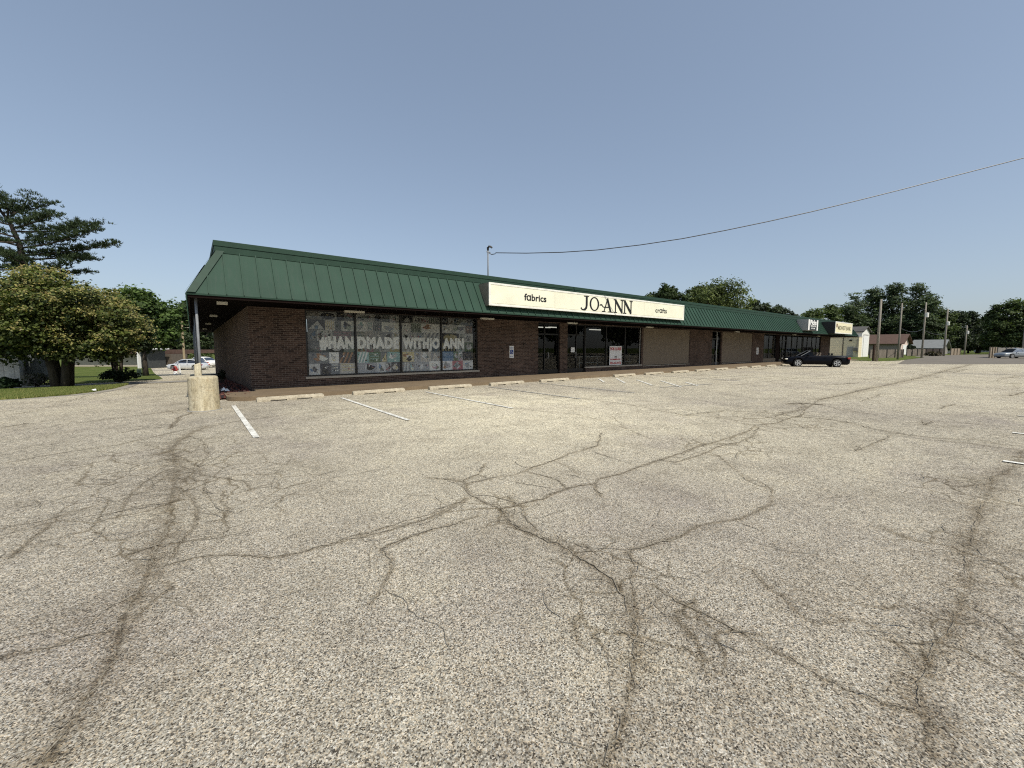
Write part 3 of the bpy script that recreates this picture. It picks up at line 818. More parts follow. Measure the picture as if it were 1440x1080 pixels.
b.box(XL+.03, XR-.03, YF+.03, YF+.07, 3.0, ZE-.004); b.box(XL+.03, XL+.07, YF+.07, YB, 2.98, ZE-.004); b.box(XR-.07, XR-.03, YF+.07, YB, 2.98, ZE-.004)
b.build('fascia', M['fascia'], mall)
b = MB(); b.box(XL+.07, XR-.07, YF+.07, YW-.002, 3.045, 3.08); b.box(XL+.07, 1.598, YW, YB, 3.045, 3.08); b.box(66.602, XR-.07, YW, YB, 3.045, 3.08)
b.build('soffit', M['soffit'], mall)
b = MB(); b.box(XL+.001, XR-.001, YF-.004, YF+.02, ZE-.045, ZE-.002); b.build('drip_edge', M['green_cap'], mall)
# columns of the side eave
for y in (15.0, 22.8, 30.6, 38.4, 46.2):
    z0 = zgf(.15, y)
    MB().tube([(.16,y,z0-.05),(.16,y,3.045)], .034, 12).build('column', M['steel'], mall, smooth=True)
# soffit lights
for x, y in ((.83,15.95),(.83,22.5),(.83,30),(.83,38),(5.1,16.6),(11.4,16.6),(17.3,16.6),(24.9,16.6),(38.2,16.6),(52.0,16.6),(60,16.6)):
    b = MB()
    if x < 1: b.box(x-.14, x+.14, y-.12, y+.12, 2.96, 3.043)
    else: b.box(x-.38, x+.38, y-.07, y+.07, 2.96, 3.043)
    b.build('soffit_light', M['lamp'], mall, bevel=.01)

def window(x0, x1, z0, z1, muls, name='window', y=YW+.10, glass='glass', sill=True, fr=.05):
    b = MB(); b.box(x0, x1, y-.04, y+.05, z1-fr, z1); b.box(x0, x1, y-.04, y+.05, z0, z0+fr)
    for m in [x0+fr/2]+list(muls)+[x1-fr/2]: b.box(m-fr/2-.01, m+fr/2+.01, y-.045, y+.055, z0+fr, z1-fr)
    w = b.build(name, M['frame'], mall)
    g = MB(); g.poly([(x0+.02,y,z0+.02),(x1-.02,y,z0+.02),(x1-.02,y,z1-.02),(x0+.02,y,z1-.02)]); g.build('pane', M[glass], w, fixn=False)
    if sill: MB().box(x0-.06, x1+.06, YW-.045, y-.042, z0-.085, z0-.003).build('sill', M['sill'], w)
    return w
wA = window(3.42, 11.18, .50, 3.04, (5.29,7.23,9.20), glass='glass2')
wB = window(19.05, 24.78, .44, 3.0, (21.04,22.99))
MB().box(24.6,24.64, YW+.03, YW+.052, .5, 2.95).build('bright_trim', M['alu'], wB)
MB().box(45.4,45.45,YW+.03,YW+.052,.2,2.95)
def door(x0, x1, split, hx, lite=True):
    y = YW+.14; fr = .06
    b = MB()
    for m in (x0+fr/2, split, x1-fr/2): b.box(m-fr/2, m+fr/2, y-.05, y+.05, .13, 3.0)
    b.box(x0+fr, x1-fr, y-.05, y+.05, 2.32, 2.40); b.box(x0+fr, x1-fr, y-.05, y+.05, 2.94, 3.0); b.box(x0+fr, x1-fr, y-.045, y+.045, .135, .36)
    d = b.build('door', M['frame'], mall)
    g = MB(); g.poly([(x0,y,.3),(x1,y,.3),(x1,y,2.97),(x0,y,2.97)]); g.build('pane', M['glass'], d, fixn=False)
    MB().tube([(hx,y-.05,1.0),(hx,y-.10,1.0),(hx,y-.10,1.35),(hx,y-.05,1.35)], .014, 6).build('handle', M['alu'], d)
    return d
door(15.15,16.85,15.72,15.95); door(17.45,19.05,18.31,18.22); d3 = door(34.8,36.45,35.75,35.5)
MB().box(35.70,35.80, YW+.06, YW+.088, .13, 2.95).build('white_jamb', M['alu'], d3)
# right hand storefront
wC = window(45.4, 48.6, .50, 3.0, (46.9,), sill=False)
MB().box(45.4,48.6,YW+.02,YW+.25,.13,.50).build('bulkhead', M['stucco'], wC)
MB().box(48.6,49.6,YW+.03,YW+.2,.13,3.0).build('wall_pier', M['fascia'], mall)
door(49.6, 51.6, 50.6, 50.4)
window(51.6, 62.9, .13, 3.0, (53.2,54.9,56.5,58.2,59.8,61.4), sill=False)

# poster collage in the big window
pal = [(.42,.42,.40),(.70,.70,.66),(.66,.67,.62),(.34,.38,.33),(.06,.06,.06),(.52,.52,.50),(.30,.31,.31),(.62,.62,.60),(.20,.21,.22),(.46,.44,.40),(.36,.37,.38),(.10,.10,.11),(.55,.56,.54)]
accent = [(.45,.10,.13),(.10,.22,.38),(.20,.42,.38),(.55,.45,.15),(.12,.20,.10),(.5,.22,.28),(.05,.06,.12),(.38,.18,.06),(.62,.62,.6),(.06,.06,.06)]
accent = [tuple(v*.6+.4*(c_[0]*.3+c_[1]*.5+c_[2]*.2)*1.2 for v in c_) for c_ in accent]
def collage(x0, x1):
    b = MB(); Y = YW+.135; r = random
    rows = [(.54,.98),(.98,1.42),(1.42,1.86),(1.86,2.28),(2.28,2.68),(2.68,3.0)]
    n = 4; dx = (x1-x0)/n
    def q(xa, xb, za, zb, c, k): b.poly([(xa,Y-.0012*k,za),(xb,Y-.0012*k,za),(xb,Y-.0012*k,zb),(xa,Y-.0012*k,zb)], tuple(c)+(1,))
    for ri, (za, zb) in enumerate(rows):
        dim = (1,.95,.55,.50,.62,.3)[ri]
        n = r.choice((3,4,4,5)); cut = sorted(r.uniform(.12,.88) for _ in range(n-1)); xs = [x0]+[x0+(x1-x0)*(.55*(i+1)/n+.45*cut[i]) for i in range(n-1)]+[x1]
        for i in range(n):
            xa, xb = xs[i], xs[i+1]; c = r.choice(pal if r.random() < .72 or ri > 2 else accent)
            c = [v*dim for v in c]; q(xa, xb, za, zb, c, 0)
            cx_, cz_ = (xa+xb)/2, (za+zb)/2; w, h = xb-xa, zb-za
            kind = r.choice(['disc','stripes','blob','blob','blob','diag','tri','blob','text','blob','multi','multi'])
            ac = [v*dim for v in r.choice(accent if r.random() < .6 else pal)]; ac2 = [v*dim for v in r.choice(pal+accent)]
            if kind in ('disc','rings'):
                for k_, (rad, cc) in enumerate(((.40, ac), (.28, ac2), (.14, ac))):
                    if kind == 'disc' and k_ == 1: continue
                    b.poly([(cx_+rad*w*math.cos(a), Y-.0012*(k_+1), cz_+rad*h*math.sin(a)) for a in np.linspace(0, 6.283, 15)[:-1]], tuple(cc)+(1,))
            elif kind == 'stripes':
                for k_ in range(5): q(xa+w*(.05+.19*k_), xa+w*(.13+.19*k_), za+.03, zb-.03, ac, 1)
            elif kind == 'bars':
                for k_ in range(3): q(xa+.05, xb-.05, za+h*(.12+.3*k_), za+h*(.24+.3*k_), ac, 1)
            elif kind == 'frame':
                q(xa+.04,xb-.04,za+.04,zb-.04,ac,1); q(xa+.10,xb-.10,za+.09,zb-.09,ac2,2)
            elif kind == 'diag':
                for k_ in range(3):
                    o_ = k_*.25; b.poly([(xa+w*o_,Y-.0012,za),(xa+w*(o_+.12),Y-.0012,za),(xa+w*(o_+.42),Y-.0012,zb),(xa+w*(o_+.30),Y-.0012,zb)], tuple(ac)+(1,))
            elif kind == 'tri':
                b.poly([(xa+.04,Y-.0012,za+.03),(xb-.04,Y-.0012,za+.03),(cx_+r.uniform(-.1,.1),Y-.0012,zb-.04)], tuple(ac)+(1,)); q(cx_-.06,cx_+.06,za+.05,za+.18,ac2,2)
            elif kind == 'text':
                for a_ in range(3):
                    xx = xa+.06
                    while xx < xb-.09:
                        ww = r.uniform(.02,.06); q(xx, xx+ww, zb-.09-a_*.11, zb-.04-a_*.11, ac, 1); xx += ww+.02
            else:
                for k_ in range(3):
                    ph = r.uniform(0,6); ox, oz = r.uniform(-.2,.2)*w, r.uniform(-.2,.2)*h; cc = [ac, ac2, [v*dim for v in r.choice(pal)]][k_]
                    b.poly([(cx_+ox+(.16+.07*math.sin(3*a+ph))*w*math.cos(a)*1.3, Y-.0012*(k_+1), cz_+oz+(.16+.07*math.cos(2*a+ph))*h*math.sin(a)*1.3) for a in np.linspace(0,6.283,13)[:-1]], tuple(cc)+(1,))
            if kind == 'multi':
                for k_ in range(5):
                    a_ = r.uniform(0,3.14); ux, uz = .5*math.cos(a_), .5*math.sin(a_); L1, L2 = r.uniform(.08,.28), r.uniform(.02,.09); ox, oz = r.uniform(xa+.1,xb-.1), r.uniform(za+.09,zb-.09)
                    cc = [v*dim for v in r.choice(pal+accent)]
                    P_ = [(ox+s1*ux*L1-s2*uz*L2, oz+s1*uz*L1+s2*ux*L2) for s1, s2 in ((-1,-1),(1,-1),(1,1),(-1,1))]
                    b.poly([(min(xb,max(xa,px_)), Y-.0008*(k_+1), min(zb,max(za,pz_))) for px_, pz_ in P_], tuple(cc)+(1,))
            for s_ in range(4):      # small specks of print
                sx_, sz_ = r.uniform(xa+.03, xb-.1), r.uniform(za+.03, zb-.1)
                q(sx_, sx_+r.uniform(.02,.08), sz_, sz_+r.uniform(.02,.07), [v*dim for v in r.choice(pal+accent)], 4)
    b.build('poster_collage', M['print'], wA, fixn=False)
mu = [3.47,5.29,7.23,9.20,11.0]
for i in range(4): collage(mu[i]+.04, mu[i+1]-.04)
M['vinyl'] = simple('white_vinyl', (.92,.92,.86,1), .6, var=.05)
for tx_, xa_, xb_ in (('#HAN',3.92,5.22),('DMADE',5.35,7.16),('WITHJO',7.30,9.13),('ANN',9.28,10.45)):
    text_mesh('lettering', tx_, .60, (xa_, YW+.118, 1.60), M['vinyl'], wA, bold=.048, extrude=.001, width=xb_-xa_, space=1.12)

# small things on the wall
ps = thing('parking_sign', 'small white and blue wheelchair parking plate on the brick pier', 'sign', (13.27, YW-.02, 1.06))
MB().box(13.13,13.42,YW-.022,YW-.002,1.06,1.70).build('plate', M['white'], ps)
b = MB(); b.box(13.17,13.38,YW-.027,YW-.0225,1.26,1.49); b.build('blue_panel', M['blue'], ps)
b = MB(); b.tube([(13.275,YW-.029,1.46),(13.265,YW-.029,1.38),(13.31,YW-.029,1.37),(13.325,YW-.029,1.31)], .009, 6)
b.tube([(13.27+.05*math.cos(a), YW-.029, 1.335+.045*math.sin(a)) for a in np.linspace(2.2,6.0,9)], .007, 6)
b.lathe([(.0,-.002),(.016,0),(.0,.002)], 0, 0, 8); b.v = [(x+(13.272 if abs(x) < 1 else 0), y+(YW-.03 if abs(y) < 1 else 0), z+(1.478 if abs(z) < .1 else 0)) for x,y,z in b.v]
b.build('wheelchair_symbol', M['white'], ps)
text_mesh('lettering', 'PARKING', .052, (13.275, YW-.024, 1.60), M['blue'], ps, align='CENTER', width=.22, extrude=.001)
text_mesh('lettering', 'PERMIT', .05, (13.275, YW-.024, 1.53), M['blue'], ps, align='CENTER', width=.2, extrude=.001)
text_mesh('lettering', '$350 FINE', .05, (13.275, YW-.024, 1.12), M['blue'], ps, align='CENTER', width=.22, extrude=.001)
ns_ = thing('number_sign', 'narrow white upright number plate on the far brick pier', 'sign', (43.95, YW-.02, .97))
MB().box(43.72,44.18,YW-.022,YW-.002,.95,1.62).build('plate', M['white'], ns_)
for k_, ch in enumerate('207'): text_mesh('lettering', ch, .24, (43.95, YW-.024, 1.43-.22*k_), M['black'], ns_, align='CENTER', extrude=.001, bold=.008)
hb = thing('wall_bracket', 'small dark iron bracket on the brick left of the first door', 'bracket', (14.1, YW-.03, 1.75))
b = MB(); b.tube([(14.02,YW-.07,1.88),(14.1,YW-.02,1.74),(14.18,YW-.07,1.88)], .014, 6); b.tube([(14.1,YW-.03,1.76),(14.1,YW-.03,1.62)], .012, 6); b.build('bracket_arm', M['black'], hb)
ls = thing('lease_sign', 'white for lease placard with red and black print inside the window', 'sign', (21.95, YW-.04, .44))
MB().box(21.34,22.60,YW+.02,YW+.035,.47,1.70).build('board', M['white'], ls)
text_mesh('lettering', 'FOR LEASE', .26, (21.97, YW+.018, 1.44), M['red'], ls, align='CENTER', width=1.14, bold=.012, extrude=.001)
text_mesh('lettering', 'NAI', .14, (21.97, YW+.018, .96), M['black'], ls, align='CENTER', bold=.008, extrude=.001)
text_mesh('lettering', 'COMMERCIAL', .12, (21.97, YW+.018, .80), M['red'], ls, align='CENTER', width=1.1, bold=.008, extrude=.001)
text_mesh('lettering', '222-266-4176', .20, (21.97, YW+.018, .54), M['red'], ls, align='CENTER', width=1.14, bold=.01, extrude=.001)
nt = MB().box(17.83,18.15,YW+.082,YW+.088,1.33,1.62).build('door_notice', M['white'])
tag(nt, 'square white paper notice taped inside the second glass door', 'notice')
nt.location = (0,0,0)

# ------------------------------------------------------------------ big sign
YS = 14.50
sg = thing('shop_sign', 'long cream illuminated box sign reading fabrics, crafts on the green roof', 'sign', (17.8, 14.8, 3.36))
b = MB(); b.box(10.05,25.55,YS+.02,15.28,3.40,4.36); b.build('sign_box', M['signbox'], sg)
b = MB(); b.box(10.13,25.47,YS-.006,YS+.018,3.48,4.28); b.build('face', M['signface'], sg)
b = MB(); b.box(10.04,25.56,YS-.02,YS+.019,4.28,4.365); b.box(10.04,25.56,YS-.02,YS+.019,3.395,3.48); b.box(10.04,10.13,YS-.02,YS+.019,3.48,4.28); b.box(25.47,25.56,YS-.02,YS+.019,3.48,4.28)
b.build('trim', M['signtrim'], sg, bevel=.006)
M['seam'] = simple('face_seam', (.52,.50,.40,1), .5)
b = MB()
for x in (13.9, 17.8, 21.15): b.box(x-.008, x+.008, YS-.009, YS-.0065, 3.48, 4.28)
b.box(10.2,25.4,YS-.009,YS-.0065,3.495,3.512); b.build('face_seam', M['seam'], sg)
text_mesh('lettering', 'f\u0251brics', .42, (11.98, YS-.012, 3.75), M['black'], sg, width=1.36, bold=.009, extrude=.004)
text_mesh('lettering', 'cr\u0251fts', .40, (22.3, YS-.012, 3.74), M['black'], sg, width=1.24, bold=.005, extrude=.004)
def joann():
    b = MB(); Yt = YS-.014; x0, x1, z0, H = 15.70, 19.98, 3.52, .72
    k_ = [0]
    def P(pts):
        k_[0] += 1; yy = Yt-.0006*k_[0]; b.poly([(x0+u*(x1-x0), yy, z0+v*H) for u, v in pts])
    def stroke(pts, ws):
        L = len(pts)
        pp = [Vector((u*(x1-x0), v*H)) for u, v in pts]; l_, r_ = [], []
        for i in range(L):
            d = (pp[min(i+1,L-1)]-pp[max(0,i-1)]).normalized(); n = Vector((-d.y, d.x))*ws[i]/2
            l_.append(pp[i]+n); r_.append(pp[i]-n)
        k_[0] += 1; yy = Yt-.0006*k_[0]
        for i in range(L-1): b.poly([(x0+q.x, yy, z0+q.y) for q in (r_[i], r_[i+1], l_[i+1], l_[i])])
    TK, TN = .150, .075
    # J
    stroke([(.105,1.0),(.105,.35),(.098,.18),(.075,.06),(.045,.02),(.018,.07),(.006,.17)], [TK,TK,TK*.95,TK*.85,.07,.07,.10])
    stroke([(.055,.985),(.145,.985)], [.045,.045])
    # O
    N = 28; cu, cv, ru, rv = .245, .50, .088, .50
    o_, i_ = [], []
    for k in range(N+1):
        a = 2*math.pi*k/N
        o_.append((cu+ru*math.cos(a), cv+rv*math.sin(a))); i_.append((cu+(ru-.029)*math.cos(a), cv+(rv-.075)*math.sin(a)))
    k_[0] += 1; yy = Yt-.0006*k_[0]
    for k in range(N): b.poly([(x0+u*(x1-x0), yy, z0+v*H) for u, v in (o_[k], o_[k+1], i_[k+1], i_[k])])
    # swash crossbar and A
    stroke([(.345,.42),(.360,.50),(.385,.48),(.405,.36),(.435,.33),(.53,.36)], [.04,.075,.075,.05,.055,.05])
    stroke([(.425,.02),(.495,1.0)], [TN,TN+.01]); stroke([(.485,1.0),(.555,.02)], [TK,TK])
    stroke([(.385,.02),(.455,.02)], [.045,.045]); stroke([(.505,.02),(.60,.02)], [.045,.045])
    # N N
    for s_ in (.63, .82):
        stroke([(s_+.02,.02),(s_+.02,.98)], [TN+.012,TN+.012]); stroke([(s_+.155,.0),(s_+.155,.98)], [TN+.012,TN+.012])
        stroke([(s_+.012,.98),(s_+.158,.03)], [TK,TK])
        stroke([(s_-.018,.02),(s_+.055,.02)], [.045,.045]); stroke([(s_-.02,.98),(s_+.03,.98)], [.045,.045]); stroke([(s_+.12,.98),(s_+.188,.98)], [.045,.045])
    b.build('lettering', M['black'], sg, fixn=False)
joann()

# black and white shop sign
s2 = thing('shop_sign', 'small square black and white box sign near the far end of the green roof', 'sign', (49.7, 14.6, 3.3))
MB().box(48.05,50.95,14.22,15.2,3.33,4.42).build('sign_box', simple('grey_sign_box', (.36,.36,.35,1), .6), s2)
MB().box(48.05,50.95,14.20,14.216,3.33,4.42).build('face', M['black'], s2)
for q_ in (48.07, 50.55): MB().box(q_,q_+.38,14.19,14.199,3.35,4.40).build('white_band', M['white'], s2)
text_mesh('lettering', 'Picks', .62, (49.5, 14.192, 3.92), M['white'], s2, align='CENTER', width=1.85, bold=.03, extrude=.002)
text_mesh('lettering', 'PIZZA & PUB', .2, (49.5, 14.192, 3.70), M['white'], s2, align='CENTER', width=1.5, bold=.006, extrude=.002)
text_mesh('lettering', 'EST 1985', .16, (49.5, 14.192, 3.48), M['white'], s2, align='CENTER', width=1.0, bold=.006, extrude=.002)
# bank sign
s3 = thing('shop_sign', 'pale yellow rectangular bank sign projecting at the right end of the roof', 'sign', (59.2, 14.4, 3.2))
MB().box(55.95,62.55,14.02,15.25,3.20,4.48).build('sign_box', simple('dark_sign_box', (.022,.022,.022,1), .6), s3)
MB().box(56.05,62.45,13.99,14.017,3.30,4.38).build('face', simple('pale_yellow_face', (.76,.71,.48,1), .4, var=.05), s3)
b = MB(); b.box(55.94,62.56,13.98,14.018,4.38,4.49); b.box(55.94,62.56,13.98,14.018,3.19,3.30); b.box(55.94,56.05,13.98,14.018,3.30,4.38); b.box(62.45,62.56,13.98,14.018,3.30,4.38)
b.build('trim', M['signtrim'], s3)
text_mesh('lettering', 'MIDWEST BANK', .62, (59.4, 13.985, 3.62), simple('olive_lettering', (.20,.19,.12,1), .6), s3, align='CENTER', width=5.0, bold=.015, extrude=.002)
b = MB(); b.box(56.3,56.7,13.982,13.988,3.85,4.25); b.build('emblem', simple('maroon_emblem', (.12,.05,.03,1), .6), s3)

# ------------------------------------------------------------------ bollard, block, planting
bo = thing('bollard', 'stout round weathered concrete bollard at the corner of the drive', 'bollard', (.18, 13.15, 0))
MB().lathe([(.335,-.03),(.33,.05),(.322,.4),(.318,.82),(.305,.862),(.27,.875)], .18, 13.15, 40).build('post', M['oldconc'], bo, smooth=False)
b = MB(); b.lathe([(.37,-.01),(.36,.012),(.33,.016)], .18, 13.15, 30); b.build('base_ring', M['greyconc'], bo)
bk = thing('concrete_block', 'narrow stained concrete block standing behind the round bollard', 'block', (.10, 13.95, 0))
MB().hexa([(-.0,13.86,-.02),(.19,13.86,-.02),(.20,14.06,-.02),(0,14.06,-.02),(.02,13.88,1.15),(.16,13.88,1.20),(.17,14.04,1.20),(.02,14.04,1.13)]).build('block', M['oldconc'], bk, bevel=.012)
b = MB(); n = 14
for k in range(n):
    y0 = 15.5+k*(45.5-15.5)/n; y1 = 15.5+(k+1)*(45.5-15.5)/n
    z0, z1 = zgf(.3,y0)+.03, zgf(.3,y1)+.03
    b.poly([(.52,y0,z0),(1.62,y0,z0+.05),(1.62,y1,z1+.05),(.52,y1,z1)])
tag(b.build('planting_bed', simple('dark_mulch', (.035,.022,.018,1), 1, bump=.8, scale=5), fixn=False), kind='structure')
b = MB()
for k in range(n):
    y0 = 15.2+k*(45.5-15.2)/n; y1 = 15.2+(k+1)*(45.5-15.2)/n
    z0, z1 = zgf(.3,y0), zgf(.3,y1)
    b.hexa([(.40,y0,z0-.05),(.52,y0,z0-.05),(.52,y1,z1-.05),(.40,y1,z1-.05),(.40,y0,z0+.12),(.52,y0,z0+.12),(.52,y1,z1+.12),(.40,y1,z1+.12)])
tag(b.build('kerb', M['greyconc']), kind='structure')
# lava rock in the bed
b = MB(); cs = [(.10,.035,.028,1),(.06,.03,.028,1),(.035,.028,.03,1),(.14,.06,.045,1)]
for k in range(900):
    y = 15.4+random.random()**1.8*22; x = random.uniform(.56,1.56); r = random.uniform(.03,.075); z = zgf(.3,y)+.05+random.random()*.03
    p = [(x+r*math.cos(a+k)*random.uniform(.7,1.2), y+r*math.sin(a+k)*random.uniform(.7,1.2), z-.02) for a in (0,1.57,3.14,4.71)]
    q = [(x+r*.6*math.cos(a+k), y+r*.6*math.sin(a+k), z+r*random.uniform(.5,1)) for a in (0,1.57,3.14,4.71)]
    b.hexa(p+q, random.choice(cs))
tag(b.build('lava_rock', mat_attr('lava_rock', .9)), 'dark red and brown lava rock filling the bed by the side wall', 'rocks', kind='stuff')
# crumpled paper
b = MB()
pb_ = onG(313, 533, .2)
b.poly([(.70,17.2,.12),(.86,17.1,.16),(.80,17.35,.24)]); b.poly([(.80,17.0,.13),(.95,16.95,.12),(.88,17.15,.21)]); b.poly([(.66,17.4,.12),(.74,17.3,.22),(.84,17.45,.13)])
tag(b.build('paper_scrap', M['white'], fixn=False), 'crumpled white paper scrap on the rocks by the side wall', 'litter')

# ------------------------------------------------------------------ service mast and cable
ma = thing('service_mast', 'thin grey electric service mast with curved weatherhead on the roof', 'mast', (12.08, 17.5, 4.6))
MB().tube([(12.08,17.5,4.55),(12.08,17.5,6.55)], .035, 10).build('pipe', M['steel'], ma, smooth=True)
MB().tube([(12.08,17.5,6.5),(12.08,17.5,6.64),(12.12,17.46,6.70),(12.20,17.40,6.68),(12.24,17.36,6.62)], [.05,.06,.06,.05,.04], 8).build('weatherhead', M['frame'], ma)
MB().tube([(11.98,17.5,6.42),(12.2,17.45,6.42)], .02, 6).build('clamp', M['steel'], ma)
P0 = Vector((12.1,17.45)); P1 = Vector((32.0,.4)); dpl = P1-P0; npl = Vector((-dpl.y, dpl.x))
pts = [(12.1,17.45,6.38),(12.22,17.38,6.30),(12.36,17.27,6.33)]
for p in ((697,355.5),(740,356),(790,354.8),(840,351.5),(900,344.5),(960,335.5),(1020,324),(1080,311.5),(1140,298),(1200,283.5),(1260,268.5),(1320,253),(1380,237.5),(1440,222)):
    d = ray(*p); t_ = (P0.x*npl.x+P0.y*npl.y)/(d[0]*npl.x+d[1]*npl.y); pts.append((d[0]*t_, d[1]*t_, CAMH+d[2]*t_))
last = Vector(pts[-1]); prev = Vector(pts[-3]); stp = (last-prev)
for k in (1.2, 2.6): pts.append(tuple(last+stp*k))
cb_ = MB().tube(pts, .021, 6).build('overhead_cable', M['frame'])
tag(cb_, 'single twisted overhead cable running up from the roof mast to the right', 'cable')
end = Vector(pts[-1])
up_ = thing('utility_pole', 'tall wooden pole off to the right carrying the roof cable', 'pole', (end.x, end.y, 0))
MB().tube([(end.x,end.y,-.2),(end.x,end.y,end.z+.6)], [.17,.12], 12).build('pole', M['wood_pole'], up_)

# ------------------------------------------------------------------ utility poles on the right
def upole(px0, py0, px1, py1, depth, wpx, label, gear=0, name='utility_pole'):
    x0, y0 = col(px0, depth); zt = hgt(py1, depth); zb = 0
    zpb = hgt(py0, depth)
    # small lean so that the shaft follows the photograph
    up1 = depth
    x1, y1 = col(px1+ (px0-CX)*(0)*1, depth)
    r = wpx*depth/F/2*.64
    o = thing(name, label, 'pole', (x0, y0, 0), 'wooden poles along the far verge')
    # columns converge downwards in the pitched view, so the vertical shaft already leans in the picture
    MB().tube([(x0,y0,-.3),(x0,y0,(zt)*.5),(x0,y0,zt)], [r*1.1,r,r*.78], 12).build('pole', M['wood_pole'], o, smooth=True)
    if gear:
        MB().lathe([(.0,0),(.19,.02),(.21,.4),(.19,.68),(.08,.72),(.0,.74)], x0-.32, y0-.25, 14, cz=gear).build('transformer', M['signtrim'], o)
        MB().box(x0-.9, x0+.5, y0-.06, y0+.06, gear+1.1, gear+1.2).build('crossarm', M['wood_pole'], o)
    return o, zt
pD = [(1234,508.5,421.7,48,5,'thickest nearest bare wooden pole on the grass verge, right of the cream building'),
      (1263.5,506,427,55,3.3,'slim bare wooden pole standing before the board fence'),
      (1297,503.3,426,64,3.2,'wooden pole with white transformer, left of the grey roofed house'),
      (1328,500.4,435,78,3.2,'wooden pole with pale transformer low on its shaft, before the gabled house'),
      (1357,498.7,458,95,2.6,'farthest slim wooden pole with crossarm against the dark trees')]
tops = []
for i,(px,pyb,pyt,dep,w,lb) in enumerate(pD):
    g_ = {2: hgt(447, 64), 3: hgt(458, 78), 4: hgt(470, 95)}.get(i, 0)
    o, zt = upole(px, pyb, px, pyt, dep, w, lb, g_); tops.append((o.location.x, o.location.y, zt))
upole(1438.5, 500, 1438, 455, 75, 3.0, 'wooden pole at the right edge behind the silver car')
x0, y0 = col(1229.3, 49); o = thing('post', 'short dark brown stub post beside the thick bare pole', 'post', (x0,y0,0))
MB().tube([(x0,y0,-.1),(x0,y0,1.95)], .13, 10).build('stub', simple('dark_stained_wood', (.05,.03,.02,1), .9), o)
# sagging wires between poles
def wire(a, b_, sag, r=.018, label='', nm='overhead_wire'):
    a, b_ = Vector(a), Vector(b_); P = []
    for k in range(13):
        f = k/12; p = a.lerp(b_, f); p.z -= sag*4*f*(1-f); P.append(tuple(p))
    return tag(MB().tube(P, r, 5).build(nm, M['frame']), label, 'wire')
wire((tops[1][0],tops[1][1],hgt(461,55)), (tops[2][0],tops[2][1],hgt(462,64)), .55, .03, 'black wire sagging between the second pole and the pole with white transformer')
wire((tops[2][0],tops[2][1],hgt(464,64)), (tops[3][0],tops[3][1],hgt(468,78)), .5, .03, 'black wire sagging between the two poles with transformers')

